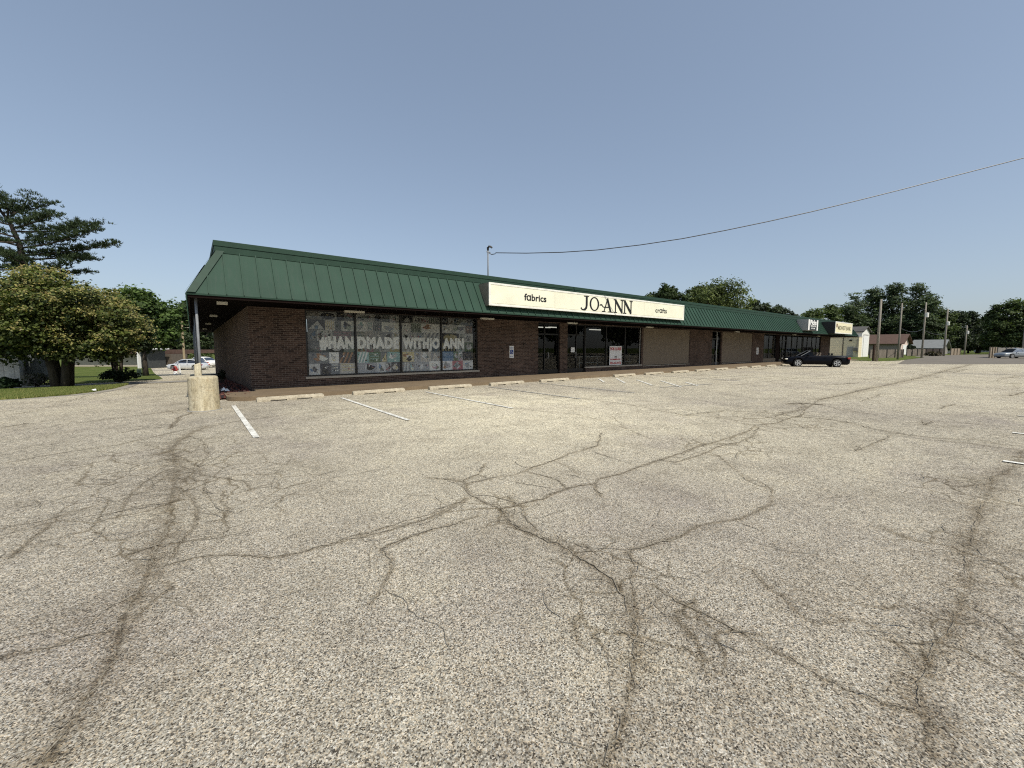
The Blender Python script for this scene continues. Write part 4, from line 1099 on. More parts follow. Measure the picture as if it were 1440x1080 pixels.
# ------------------------------------------------------------------ cars
def car(name, label, paint, loc, rz, convertible=False, L=4.6, tail=True, cat='car'):
    root = thing(name, label, cat)
    W2 = .88; ax = (-1.36, 1.34); wr = .32
    xs = sorted(set([round(v, 3) for v in list(np.linspace(-L/2, L/2, 33))+[a+wr*1.18*math.cos(t_) for a in ax for t_ in np.linspace(0, math.pi, 9)]]))
    deck = .93 if not convertible else .90
    def belt(x):
        u = (x+L/2)/L
        if u < .05: return .66+(deck-.66-.04)*(u/.05)**.5     # rear bumper to deck (rear at -x)
        if u < .60: return deck+.01*math.sin(u*5)
        return deck - .20*((u-.60)/.40)**1.6 - (.12 if u > .985 else 0)
    def halfw(x):
        u = abs(x)/(L/2); return W2*(1-.20*u**5-.02*u)
    def arch(x):
        zb = .20
        for a in ax:
            d = abs(x-a)
            if d < wr*1.18: zb = max(zb, wr+math.sqrt((wr*1.18)**2-d*d))
        if abs(x) > L/2-.05: zb = max(zb, .30)
        return zb
    b = MB(); K = 8
    for x in xs:
        w, zt, zb = halfw(x), belt(x), arch(x)
        zs = max(zb+.02, zt-.10)
        mid = (zb+zs)/2
        half = [(0,zb),(w*.90,zb),(w*1.0,min(zb+.05,mid)),(w*1.01,mid),(w*.985,zs),(w*.93,zt-.02 if zt-.02 > zs else zs+.001),(w*.80,zt+.01),(0,zt+.035)]
        for hx, hz in half: b.v.append((x, hx, hz))
        for hx, hz in reversed(half[1:-1]): b.v.append((x, -hx, hz))
    n = 2*K-2
    for i in range(len(xs)-1):
        for k in range(n): b.f.append((i*n+k, i*n+(k+1)%n, (i+1)*n+(k+1)%n, (i+1)*n+k)); b.c.append(None)
    b.f.append(tuple(range(n))); b.c.append(None); m = (len(xs)-1)*n; b.f.append(tuple(range(m, m+n))); b.c.append(None)
    b.build('body', paint, root, smooth=True)
    # dark arch liners
    for a in ax:
        for s_ in (-1, 1):
            wl = MB().lathe([(.0,-.11),(wr*.86,-.11),(wr,-.08),(wr,.08),(wr*.86,.11),(0,.11)], a, 0, 22, axis='x')
            wl.v = [(a+(y), s_*.80+(x-a), z+wr) for x, y, z in wl.v]
            wh = wl.build('wheel', M['rubber'], root, smooth=False)
            rm = MB()
            for k in range(5):
                t0 = 2*math.pi*k/5; c0 = .0
                for (ra, rb, hw0, hw1) in ((.03,.205,.030,.045),):
                    d = Vector((math.cos(t0), math.sin(t0))); nn = Vector((-d.y, d.x))
                    yy = s_*.925
                    P = [d*ra-nn*hw0, d*rb-nn*hw1, d*rb+nn*hw1, d*ra+nn*hw0]
                    rm.poly([(a+q.x, yy, wr+q.y) for q in P])
            N = 22
            for k in range(N):
                a0, a1 = 2*math.pi*k/N, 2*math.pi*(k+1)/N
                rm.poly([(a+r_*math.cos(t_), s_*.922, wr+r_*math.sin(t_)) for r_, t_ in ((.195,a0),(.225,a0),(.225,a1),(.195,a1))])
            rm.build('rim', M['rim'], wh, fixn=False)
    dk = simple('underbody_black', (.006,.006,.006,1), .9)
    MB().box(-L/2+.25, L/2-.25, -.70, .70, .20, .62).build('chassis', dk, root)
    for s_ in (-1, 1):
        b = MB(); b.box(-L/2-.004, -L/2+.20, s_*.72-.13, s_*.72+.13, .66, .80); b.build('tail_light', M['tail'], root, bevel=.03)
        b = MB(); b.box(L/2-.22, L/2-.03, s_*.66-.14, s_*.66+.14, .60, .70); b.build('headlight', M['signtrim'], root, bevel=.03)
        MB().hexa([(.55,s_*.86,.93),(.72,s_*.86,.93),(.72,s_*1.02,.93),(.6,s_*1.02,.93),(.55,s_*.86,1.03),(.68,s_*.86,1.05),(.68,s_*1.02,1.05),(.6,s_*1.02,1.03)]).build('mirror', paint, root, bevel=.02)
        for x_ in (-.55, .42):
            MB().box(x_-.09, x_+.09, s_*.905-.012, s_*.905+.012, .76, .785).build('door_handle', M['alu'] if convertible is False else paint, root)
    MB().box(-L/2-.012, -L/2+.01, -.24, .24, .50, .62).build('number_plate', M['white'], root)
    zb0 = deck
    if not convertible:
        prof = [(-1.95, deck+.0), (-1.30, 1.36), (-.75, 1.45), (-.10, 1.47), (.40, 1.42), (1.18, deck-.01)]
        rf = MB(); gl = MB()
        def sec(x, z, w): return [(x, -w, z), (x, w, z)]
        wt, wb = .58, .78
        zgp = lambda i: prof[i]
        # roof panel
        tp = prof[1:5]
        for (xa, za), (xb, zb) in zip(tp[:-1], tp[1:]):
            rf.poly([(xa,-wt,za),(xb,-wt,zb),(xb,0,zb+.025),(xa,0,za+.025)]); rf.poly([(xa,0,za+.025),(xb,0,zb+.025),(xb,wt,zb),(xa,wt,za)])
            for s_ in (-1,1): rf.poly([(xa,s_*wt,za),(xb,s_*wt,zb),(xb,s_*(wt+.035),zb-.07),(xa,s_*(wt+.035),za-.07)])
        # pillars
        for s_ in (-1,1):
            for (xa,za,xb,zb,t_) in ((-1.95,deck-.02,-1.28,1.34,.14),(1.20,deck-.02,.42,1.40,.06),(-.42,deck-.02,-.36,1.43,.05)):
                wa, wb2 = (wb, wt+.03)
                rf.poly([(xa-t_/2,s_*wa,za),(xa+t_,s_*wa,za),(xb+t_,s_*wb2,zb),(xb-t_/2,s_*wb2,zb)])
        rf.build('roof', paint, root, fixn=False)
        gl.poly([(1.18,-wb+.03,deck-.01),(1.18,wb-.03,deck-.01),(.40,wt,1.41),(.40,-wt,1.41)])
        gl.poly([(-1.90,-wb+.03,deck+.01),(-1.90,wb-.03,deck+.01),(-1.30,wt,1.35),(-1.30,-wt,1.35)])
        for s_ in (-1,1):
            gl.poly([(-1.80,s_*(wb-.008),deck+.02),(1.12,s_*(wb-.008),deck),(.42,s_*(wt+.022),1.37),(-.1,s_*(wt+.022),1.42),(-.75,s_*(wt+.022),1.40),(-1.24,s_*(wt+.022),1.32)])
        gl.build('window', M['carglass'], root, fixn=False)
        MB().box(-1.5,.9,-.6,.6,deck-.1,deck+.06).build('interior', dk, root)
    else:
        b = MB(); b.box(-1.30,.62,-.68,.68,deck-.02,deck+.045); b.build('cabin', dk, root)
        b = MB()
        b.tube([(1.12,-.72,deck),(.45,-.60,1.33),(.45,.60,1.33),(1.12,.72,deck)], .028, 8); b.build('windscreen_frame', M['steel'], root)
        b = MB(); b.poly([(1.10,-.70,deck),(1.10,.70,deck),(.46,.59,1.31),(.46,-.59,1.31)]); b.build('windscreen', M['carglass'], root, fixn=False)
        for s_ in (-1,1):
            MB().poly([(1.0,s_*.80,deck+.01),(.0,s_*.80,deck+.01),(.1,s_*.72,1.20),(.55,s_*.68,1.26)])
            sb = MB(); sb.poly([(.98,s_*.80,deck+.01),(.22,s_*.80,deck+.01),(.34,s_*.72,1.20),(.52,s_*.70,1.27)]); sb.build('side_window', M['carglass'], root, fixn=False)
        for x_, z1, m_ in ((-.12,1.12,M['seatmat']),(-.95,1.08,M['rubber'])):
            for s_ in (-.36,.36):
                MB().hexa([(x_-.12,s_-.22,deck-.05),(x_+.05,s_-.22,deck-.05),(x_+.05,s_+.22,deck-.05),(x_-.12,s_+.22,deck-.05),(x_-.22,s_-.17,z1-.10),(x_-.10,s_-.17,z1-.10),(x_-.10,s_+.17,z1-.10),(x_-.22,s_+.17,z1-.10)]).build('seat', m_, root, bevel=.03)
                MB().box(x_-.23,x_-.12,s_-.13,s_+.13,z1-.08,z1+.06).build('headrest', m_, root, bevel=.03)
    root.location = loc; root.rotation_euler[2] = rz
    return root
# local +x is the front of a car
cpos = Vector((40.48,12.73)); crear = Vector((41.59,10.25)); dv = (cpos-crear).normalized(); ang = math.atan2(dv.y, dv.x)
side = Vector((dv.y, -dv.x))
mid = (cpos+crear)/2+side*.86
car('convertible_car', 'black convertible with its top down parked nose to the walkway', M['carblack'], (mid.x+.05, mid.y-.05, 0), ang+.10, True, L=4.55)
x0, y0 = col(1427, 62); 
car('parked_car', 'silver grey sedan at the right edge of the lot before a fence', M['carsilver'], (x0+.6, y0, 0), R(-37.9)+math.pi, L=4.7)
x0, y0 = col(263, 54); z0 = zgf(x0, y0)
car('parked_car', 'pale silver sedan left of the steel eave column across the back drive', M['carpale'], (x0, y0, z0-.05), R(-37.9)+math.pi+.05, L=4.5)
x0, y0 = col(281, 60); z0 = zgf(x0, y0)
car('parked_car', 'white car half hidden behind the pale silver sedan', M['white'], (x0, y0, z0+.1), R(-37.9)+math.pi-.25, L=4.5)

# ------------------------------------------------------------------ small left things
def ground_at(px, py, depth):
    x, y = col(px, depth); return x, y, zgf(x, y)
x, y, z = ground_at(244.2, 520, 42)
hy = thing('fire_hydrant', 'red and white fire hydrant before the pale silver sedan', 'hydrant', (x,y,z-.05))
MB().lathe([(.20,0),(.20,.06),(.15,.10),(.15,.38)], x, y, 16, cz=z-.05).build('base', M['white'], hy, smooth=True)
MB().lathe([(.17,.38),(.19,.42),(.17,.46),(.17,.72),(.13,.84),(.04,.90)], x, y, 16, cz=z-.05).build('barrel', simple('faded_red_paint', (.35,.06,.05,1), .6), hy, smooth=True)
b = MB(); b.tube([(x-.26,y,z+.50),(x+.26,y,z+.50)], .07, 10); b.build('nozzle', M['red'], hy)
x, y, z = ground_at(251.2, 520, 42)
mk = thing('marker_post', 'slim leaning white marker post beside the red hydrant', 'post', (x,y,z))
MB().tube([(x,y,z-.05),(x-.08,y,z+.98)], .085, 10).build('post', M['white'], mk)
x, y, z = ground_at(193, 520, 38)
uc = thing('utility_box', 'pale green squat utility pedestal on the lawn', 'utility box', (x,y,z))
MB().box(x-.16,x+.16,y-.16,y+.16,z-.05,z+.62).build('cabinet', simple('pale_green_box', (.30,.36,.25,1), .7), uc, bevel=.02)
x, y, z = ground_at(258, 500, 58)
lp = thing('utility_pole', 'wooden pole with crossarm behind the silver sedan at the left', 'pole', (x,y,z))
MB().tube([(x,y,z-.2),(x,y,hgt(452,58))], [.16,.12], 10).build('pole', simple('sunlit_pole_wood', (.30,.24,.15,1), .9), lp)
zc = hgt(461, 58); dxy = Vector((math.cos(-YAW), math.sin(-YAW)))
MB().tube([(x-.2*dxy.x,y-.2*dxy.y,zc),(x+1.7*dxy.x,y+1.7*dxy.y,zc)], .06, 6).build('crossarm', M['wood_pole'], lp)
xa, ya, _ = ground_at(200, 0, 52)
wire((xa, ya, hgt(480,52)), (x, y, hgt(481,58)), .12, .02, 'thin pale wire crossing the dark trees behind the left lawn')
b = MB(); x, y = onG(131.5, 548); z = zgf(x,y)+.05
b.poly([(x-.06,y,z+.02),(x+.08,y-.03,z+.02),(x+.06,y+.05,z+.08),(x-.05,y+.06,z+.06)])
tag(b.build('paper_scrap', M['white'], fixn=False), 'small scrap of white litter on the lawn edge by the drive', 'litter')

# ------------------------------------------------------------------ houses
def gable(root, x0, x1, y0, y1, z0, ze, zr, wallm, roofm, ridge='Y', over=.35):
    b = MB()
    b.box(x0,x1,y0,y1,z0,ze)
    if ridge == 'Y':
        xm = (x0+x1)/2
        for y in (y0, y1): b.poly([(x0,y,ze),(x1,y,ze),(xm,y,zr)])
    else:
        ym = (y0+y1)/2
        for x in (x0, x1): b.poly([(x,y0,ze),(x,y1,ze),(x,ym,zr)])
    b.build('wall', wallm, root)
    r = MB(); t_ = .12
    if ridge == 'Y':
        s_ = (zr-ze)/((x1-x0)/2); o_ = over
        A = [(x0-o_, ze-s_*o_), (xm, zr+.02), (x1+o_, ze-s_*o_)]
        for (xa, za), (xb, zb) in ((A[0], A[1]), (A[1], A[2])):
            r.hexa([(xa,y0-o_,za),(xb,y0-o_,zb),(xb,y1+o_,zb),(xa,y1+o_,za),(xa,y0-o_,za+t_),(xb,y0-o_,zb+t_),(xb,y1+o_,zb+t_),(xa,y1+o_,za+t_)])
    else:
        s_ = (zr-ze)/((y1-y0)/2); o_ = over
        A = [(y0-o_, ze-s_*o_), (ym, zr+.02), (y1+o_, ze-s_*o_)]
        for (ya, za), (yb, zb) in ((A[0], A[1]), (A[1], A[2])):
            r.hexa([(x0-o_,ya,za),(x0-o_,yb,zb),(x1+o_,yb,zb),(x1+o_,ya,za),(x0-o_,ya,za+t_),(x0-o_,yb,zb+t_),(x1+o_,yb,zb+t_),(x1+o_,ya,za+t_)])
    r.build('roof', roofm, root)
shingle = simple('brown_shingles', (.10,.06,.045,1), .9, var=.2, scale=2, bump=.5)
greyshing = simple('grey_shingles', (.19,.20,.20,1), .9, var=.15, scale=2, bump=.5)
darkshing = simple('dark_shingles', (.09,.085,.08,1), .9, var=.2, scale=2, bump=.5)
cream = mat_sidingboards('cream_block_wall', (.74,.66,.46,1), step=.4, var=.08)
whitew = simple('white_wall', (.74,.73,.68,1), .7, var=.06)
# cream building behind the right end
XB = 88.0
ya, zt = onX(1158, 474.3, XB); yb, _ = onX(1208.5, 474.5, XB); zt = onX(1185, 474.6, XB)[1]
cb = thing('garage_building', 'cream painted block building with tall white gabled bay', 'building', (XB, yb, 0))
b = MB(); b.box(XB, XB+1.85, yb, ya+8, 0, zt); b.build('wall', cream, cb)
MB().box(XB-.10, XB+1.9, yb-.02, ya+8.1, zt+.003, zt+.14).build('coping', M['sill'], cb)
dy0, dz1 = onX(1191, 487.5, XB); dy1, _ = onX(1200, 487.5, XB)
MB().box(XB-.04, XB-.003, dy1, dy0, 0, dz1).build('door', simple('grey_door', (.36,.36,.34,1), .6), cb)
vy, _ = onX(1185.8, 480, XB)
MB().box(XB-.08, XB-.003, vy-.06, vy+.06, 0, zt-.01).build('downpipe', simple('dark_pipe', (.12,.10,.08,1), .6), cb)
vy, vz = onX(1196.5, 478.7, XB)
MB().box(XB-.22, XB-.003, vy-.16, vy+.16, vz-.12, vz+.12).build('wall_lamp', M['frame'], cb)
vy, _ = onX(1206, 480, XB)
MB().tube([(XB-.09,vy,.6),(XB-.09,vy,zt-.3)], .06, 8).build('conduit', M['signbox'], cb)
vy, vz = onX(1204, 491, XB)
MB().box(XB-.3,XB-.003,vy-.3,vy+.3,vz-.3,vz+.3).build('meter', simple('grey_meter', (.2,.19,.17,1), .6), cb, bevel=.05)
XT = 90.0; yt, _ = onX(1211.5, 480, XT)
xt1, _ = onY(1222, 480, yt); _, ze = onY(1216.5, 466.5, yt); _, zr = onY(1217, 459.8, yt)
XT0 = XT
tw = thing('garage', 'narrow white gabled garage bay with tall white door', 'garage', (XT, yt, 0))
gable(tw, XT0, xt1, yt, yt+3.5, 0, ze, zr, whitew, darkshing, 'Y', .3)
_, zd = onY(1216, 471.5, yt)
MB().box(XT0+1.1, xt1-1.0, yt-.06, yt-.003, 0, zd).build('door', M['white'], tw)
MB().box(XT0+1.0, xt1-.9, yt-.08, yt-.003, zd+.01, zd+.12).build('lintel', M['signbox'], tw)
# brown house
X0 = 128.0; y1_, ze = onX(1222, 482.5, X0); y0_, _ = onX(1267, 482.5, X0); x1_, _ = onY(1278.5, 480, y0_); _, zr = onX(1250, 470.8, X0+3.5)
bh = thing('brown_roof_house', 'low house with brown shingle roof and sunlit pinkish gable end', 'house', (X0, y0_, 0))
gable(bh, X0, x1_, y0_, y1_+6, 0, ze, zr, mat_sidingboards('taupe_siding', (.30,.25,.22,1), step=.25, var=.1), shingle, 'Y', .7)
b = MB(); xm = (X0+x1_)/2; b.poly([(X0+.05,y0_-.02,0),(x1_-.05,y0_-.02,0),(x1_-.05,y0_-.02,ze),(xm,y0_-.02,zr-.05),(X0+.05,y0_-.02,ze)]); b.build('gable_face', simple('sunlit_pinkish_wall', (.62,.50,.44,1), .8, var=.06), bh, fixn=False)  # gable end: sunlight put into the colour, a lighter copy of the siding
xa, _ = onY(1269, 490, y0_); xb, _ = onY(1274.5, 490, y0_); _, zd = onY(1272, 485, y0_)
MB().box(xa, xb, y0_-.09, y0_-.03, 0, zd).build('garage_door', M['white'], bh)
# grey roofed house
X0 = 140.0; y1_, ze = onX(1283, 489, X0); y0_, _ = onX(1324, 489, X0); _, zr = onX(1300, 478.5, X0+5)
gh = thing('grey_roof_house', 'low house with pale grey roof behind a dark fence', 'house', (X0, y0_, 0))
gable(gh, X0, X0+11, y0_, y1_, 0, ze, zr, simple('grey_wall', (.27,.25,.23,1), .8), greyshing, 'X' if False else 'Y', .6)
# third house with white gable
X0 = 165.0; y1_, ze = onX(1306, 487.5, X0); y0_, _ = onX(1328, 487, X0); x1_, _ = onY(1337.5, 487, y0_); _, zr = onX(1320, 478.5, X0+5)
wh_ = thing('white_gable_house', 'small house with dark roof and bright white gable end', 'house', (X0, y0_, 0))
gable(wh_, X0, x1_, y0_, y1_, 0, ze, zr, simple('offwhite_wall', (.5,.44,.40,1), .8), shingle, 'Y', .6)
b = MB(); xm = (X0+x1_)/2; b.poly([(X0+.8,y0_-.03,0),(x1_-.8,y0_-.03,0),(x1_-.8,y0_-.03,ze),(xm,y0_-.03,zr-.5),(X0+.8,y0_-.03,ze)]); b.build('gable_face', M['white'], wh_, fixn=False)
# far house in the wood
x, y = col(1388, 150); hh_ = thing('hillside_house', 'white house roof showing among trees on the hillside', 'house', (x, y, 0))
gable(hh_, x-3, x+3, y-3, y+3, 0, hgt(477.5,150), hgt(474.3,150), simple('dim_white_wall', (.3,.3,.29,1), .8), M['sill'], 'Y', .3)
# board fences
def fence(name, label, px0, px1, d0, d1, h, mat, n=None, kind='board'):
    x0, y0 = col(px0, d0); x1, y1 = col(px1, d1); L = math.hypot(x1-x0, y1-y0)
    d = Vector((x1-x0, y1-y0, 0))/L; nn = Vector((-d.y, d.x, 0))*.02
    o = thing(name, label, 'fence', (x0, y0, 0))
    b = MB(); s_ = 0; w = .24 if L > 12 else .15
    while s_ < L-.02:
        e = min(L, s_+w*.93); hh = h*random.uniform(.96,1.03)
        p = Vector((x0,y0,0))+d*s_; q = Vector((x0,y0,0))+d*e; v_ = random.uniform(.75,1.15)
        b.hexa([p-nn,q-nn,q+nn,p+nn]+[r_+Vector((0,0,hh)) for r_ in (p-nn,q-nn,q+nn,p+nn)]); s_ += w
    b.build('boards', mat, o)
    ps = MB()
    k = 0
    while k <= L:
        p = Vector((x0,y0,0))+d*k-nn*4; ps.box(p.x-.07,p.x+.07,p.y-.07,p.y+.07,0,h*1.04); k += 2.4
    ps.build('posts', mat, o)
    return o
fw1 = simple('weathered_fence_wood', (.19,.16,.13,1), .9, var=.3, scale=1.5)
fw2 = simple('dark_fence_wood', (.045,.035,.028,1), .9, var=.3)
fw3 = simple('pale_fence_wood', (.27,.22,.16,1), .9, var=.2)
fence('board_fence', 'weathered grey brown board fence between the two thinner poles', 1223, 1271, 62, 66, hgt(491.5,64), fw1)
fence('board_fence', 'low weathered fence right of the pink gable, behind the transformer pole', 1275, 1302, 80, 84, hgt(491,82), fw1)
fence('board_fence', 'dark stained fence below the pale grey roof', 1302, 1326, 84, 86, hgt(490.5,85), fw2)
fence('board_fence', 'short pale new board fence at the end of the road', 1337, 1351, 88, 92, hgt(490,90), fw3)
fence('board_fence', 'brown and white end fence left of the silver sedan', 1391.5, 1402, 64, 68, hgt(488.3,66), fw3)
fence('board_fence', 'long grey fence behind the silver sedan', 1402, 1475, 68, 72, hgt(488.8,70), simple('grey_fence_wood', (.22,.21,.19,1), .9, var=.25))
fence('board_fence', 'weathered fence panels behind the flowering tree trunk at the left', 24, 79, 22.5, 22.3, 1.35, simple('blue_grey_fence_wood', (.27,.30,.30,1), .9, var=.35, scale=2))

# left shed
x0, y0 = col(-46, 20); x1, y1 = col(24, 21)
sh = thing('garden_shed', 'pale weathered timber shed at the left picture edge', 'shed', (x0, y0, 0))
v0 = Vector((x0,y0,0)); v1 = Vector((x1,y1,0)); bk_ = Vector((-.35,3,0)); zz = zgf(x1,y1)-.05; H_ = Vector((0,0,hgt(488,20.5)-zz))
b = MB(); P = [v0, v1, v1+bk_, v0+bk_]; P = [p+Vector((0,0,zz)) for p in P]; b.hexa(P+[p+H_ for p in P]); b.build('wall', mat_sidingboards('peeling_boards', (.60,.60,.54,1), axis='X', step=.35, vertical=True, var=.4), sh)
e_ = (v1-v0).normalized()*.15; f_ = Vector((0,-.2,0))
P = [v0-e_+f_, v1+e_+f_, v1+bk_+e_, v0+bk_-e_]; P = [p+Vector((0,0,zz))+H_ for p in P]; b = MB(); b.hexa(P+[p+Vector((0,0,.08)) for p in P]); b.build('roof', M['sill'], sh)
# low left house
x0, y0 = col(70, 60); zz = zgf(x0,y0)-.1
def lbox(b, pxa, pxb, da, db, z0, z1):
    xa, ya = col(pxa, da); xb, yb = col(pxb, da); n_ = Vector((math.sin(YAW), math.cos(YAW), 0))*db
    P = [Vector((xa,ya,z0)), Vector((xb,yb,z0))]; P = P+[P[1]+n_, P[0]+n_]
    b.hexa(P+[Vector((p.x,p.y,z1)) for p in P])
lh = thing('low_house', 'long pale low house with flat porch seen under the left trees', 'house', (x0,y0,zz))
b = MB(); lbox(b, 85, 208, 62, 8, zz, hgt(496,62)); b.build('wall', simple('pale_tan_wall', (.46,.40,.33,1), .8, var=.08), lh)
b = MB(); lbox(b, 80, 242, 61, 9, hgt(497.5,61), hgt(492,61)); b.build('roof', shingle, lh)
b = MB(); lbox(b, 193, 206, 57, 3, zgf(*col(200,57)), hgt(491.5,57)); b.build('porch', simple('dark_porch', (.05,.055,.055,1), .8), lh)
b = MB(); lbox(b, 191.4, 193.2, 56.6, .4, zgf(*col(200,57)), hgt(491.5,56.6)); lbox(b, 190.5, 209, 56.4, 3.4, hgt(491.4,57), hgt(489.8,57)); b.build('porch_frame', M['white'], lh)
b = MB(); lbox(b, 208.5, 217, 60, 3, zz, hgt(498,60)); b.build('white_wall', M['white'], lh)
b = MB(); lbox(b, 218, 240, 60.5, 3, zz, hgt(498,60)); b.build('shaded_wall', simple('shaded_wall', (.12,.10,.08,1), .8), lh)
b = MB(); lbox(b, 185, 238, 52, 1.2, zgf(*col(200,52))-.1, zgf(*col(200,52))+.05); tag(b.build('path', M['path']), kind='structure')

# ------------------------------------------------------------------ trees
def leaf_mesh(name, pos, nrm_, size, cols, mat, parent, elong=1.0):
    """pos (n,3), one small quad per leaf clump"""
    n = len(pos); o = origin(parent)
    a = rng.normal(size=(n,3)); nr = nrm_+a*.6; nr /= np.linalg.norm(nr, axis=1)[:,None]+1e-9
    h = rng.normal(size=(n,3)); u = np.cross(nr, h); u /= np.linalg.norm(u, axis=1)[:,None]+1e-9; v = np.cross(nr, u)
    s_ = size[:,None] if hasattr(size, '__len__') else size
    u = u*s_*.5; v = v*s_*.5*elong
    P = np.stack([pos-u-v*.3, pos+u*.2-v, pos+u+v*.3, pos-u*.2+v], 1) - np.array([o.x,o.y,o.z])
    me = bpy.data.meshes.new(name); me.vertices.add(n*4); me.loops.add(n*4); me.polygons.add(n)
    me.vertices.foreach_set('co', P.reshape(-1).astype(np.float32)); me.loops.foreach_set('vertex_index', np.arange(n*4, dtype=np.int32))
    me.polygons.foreach_set('loop_start', np.arange(0, n*4, 4, dtype=np.int32)); me.update(calc_edges=True)
    at = me.color_attributes.new('col', 'FLOAT_COLOR', 'POINT')
    c4 = np.concatenate([cols, np.ones((n,1))], 1); at.data.foreach_set('color', np.repeat(c4, 4, axis=0).ravel().astype(np.float32))
    me.materials.append(mat); ob = bpy.data.objects.new(name, me); C.objects.link(ob); ob.parent = parent
    return ob
def limbs(root, x, y, z0, ztrunk, r0, ends, n_trunks=1, lean=0):
    b = MB()
    for k in range(n_trunks):
        a = 2*math.pi*k/max(1, n_trunks)+.6; sp = 0 if n_trunks == 1 else 1
        bx_, by_ = x+sp*r0*.8*math.cos(a), y+sp*r0*.8*math.sin(a)
        tx, ty = x+sp*lean*math.cos(a), y+sp*lean*math.sin(a)
        b.tube([(bx_,by_,z0-.15),(bx_*.6+tx*.4,by_*.6+ty*.4,z0+(ztrunk-z0)*.45),(tx,ty,ztrunk)], [r0*1.25 if n_trunks == 1 else r0*.75, r0*.9 if n_trunks == 1 else r0*.55, r0*.6 if n_trunks == 1 else r0*.4], 8)
    b.build('trunk', M['bark'], root, smooth=True)
    l_ = MB()
    for (ex, ey, ez) in ends:
        k = random.randrange(n_trunks); a = 2*math.pi*k/max(1,n_trunks)+.6; sp = 0 if n_trunks == 1 else 1
        tx, ty = x+sp*lean*math.cos(a), y+sp*lean*math.sin(a); zs = z0+(ztrunk-z0)*random.uniform(.75,1)
        mx, my, mz = tx*.5+ex*.5+random.uniform(-.1,.1)*abs(ex-tx), ty*.5+ey*.5, zs*.55+ez*.45
        l_.tube([(tx*.9+0+.1*tx,ty,zs),(mx,my,mz),(ex,ey,ez)], [r0*.42,r0*.25,r0*.07], 5)
    l_.build('branches', M['bark'], root, smooth=True)
def tree(name, label, px, depth, py_top, py_bot, width_px, n=7000, leaf=.32, c_dark=(.028,.048,.014), c_light=(.085,.12,.035), seed=1, lobes=16, group=None, py_base=None, flower=None, z0=None, r0=None, multi=1, flat=1.0, gap=.0):
    """crown between py_top and py_bot (photo rows at that depth), trunk below"""
    g = np.random.default_rng(seed); random.seed(seed)
    x, y = col(px, depth); z0 = zgf(x, y) if z0 is None else z0
    zt, zb = hgt(py_top, depth), max(hgt(py_bot, depth), z0+.3); Wd = width_px*depth/F; Hc = zt-zb
    o = thing(name, label, 'tree', (x, y, z0), group)
    rx = Wd/2
    # lobes spread through an uneven dome
    L = []
    for k in range(lobes):
        u = g.uniform(-1,1); v = g.uniform(-1,1)
        while u*u+v*v > 1: u, v = g.uniform(-1,1), g.uniform(-1,1)
        hz = g.uniform(0,1); env = math.sqrt(max(.05, 1-(abs(hz-.38)/.66)**2))
        rr_ = g.uniform(.26,.42)*min(rx, Hc*.62)
        L.append((x+u*(rx-rr_)*env, y+v*(rx-rr_)*.8*env, zb+rr_*.8+hz*(Hc-1.75*rr_), rr_))
    L.append((x+g.uniform(-.2,.2)*rx, y, zt-.28*min(rx,Hc*.6), .28*min(rx,Hc*.6)))
    # even the sides out so that the crown fills its measured width
    for s_ in (-1, 1):
        for f_ in (.35, .6):
            rr_ = .22*min(rx,Hc*.7); L.append((x+s_*(rx-rr_)*rt[0], y+s_*(rx-rr_)*rt[1], zb+Hc*f_*.85, rr_))
    wgt = np.array([q[3]**2 for q in L]); idx = g.choice(len(L), n, p=wgt/wgt.sum()); La = np.array(L)[idx]
    # each lobe is broken into sprays
    ns_ = 26; spray = g.normal(size=(len(L), ns_, 3)); spray /= np.linalg.norm(spray, axis=2)[:,:,None]; spray[:,:,2] = spray[:,:,2]*.8+.12
    si = g.integers(0, ns_, n); dirs = spray[idx, si]
    rad = La[:,3]*(.80+.28*g.random((len(L), ns_))[idx, si])
    pos = La[:,:3]+dirs*(rad*g.uniform(.55,1.08,n))[:,None]+g.normal(size=(n,3))*(La[:,3]*.23)[:,None]*np.array([1,1,.55*flat])
    nn = dirs*.7+np.array([0,0,.7])
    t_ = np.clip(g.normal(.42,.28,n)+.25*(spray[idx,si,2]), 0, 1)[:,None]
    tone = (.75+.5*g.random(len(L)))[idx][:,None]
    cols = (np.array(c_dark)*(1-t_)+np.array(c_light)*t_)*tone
    size = leaf*g.uniform(.6,1.35,n)
    limbs(o, x, y, z0, zb+Hc*.22, r0 or max(.12, Wd*.028), [(q[0],q[1],q[2]) for q in L], multi, lean=(.15*rx if multi > 1 else 0))
    leaf_mesh('crown', pos, nn, size, cols, M['leaf'], o)
    if flower:
        nf, fs, cf = flower; nf = int(nf*.8)
        ok = (spray[:,:,2] > -.1)
        fi = g.integers(0, len(L), nf*2); fj = g.integers(0, ns_, nf*2); keep = ok[fi, fj]; fi, fj = fi[keep][:nf], fj[keep][:nf]; m = len(fi)
        Lf = np.array(L)[fi]; dr = spray[fi, fj]
        pf = Lf[:,:3]+dr*(Lf[:,3]*g.uniform(1.0,1.12,m))[:,None]
        K = 18; pf = np.repeat(pf, K, axis=0)+g.normal(size=(m*K,3))*np.array([.17,.17,.065])
        cc = np.array(cf)*g.uniform(.55,1.15,(m*K,1))*np.array([1,1,1])+g.normal(size=(m*K,3))*.012
        leaf_mesh('blossom', pf, np.tile(np.array([0,-.5,.8]),(m*K,1)), fs*g.uniform(.6,1.3,m*K), np.clip(cc,0,1), M['leaf'], o)
    return o

lg = 'dark leafy trees beyond the building'
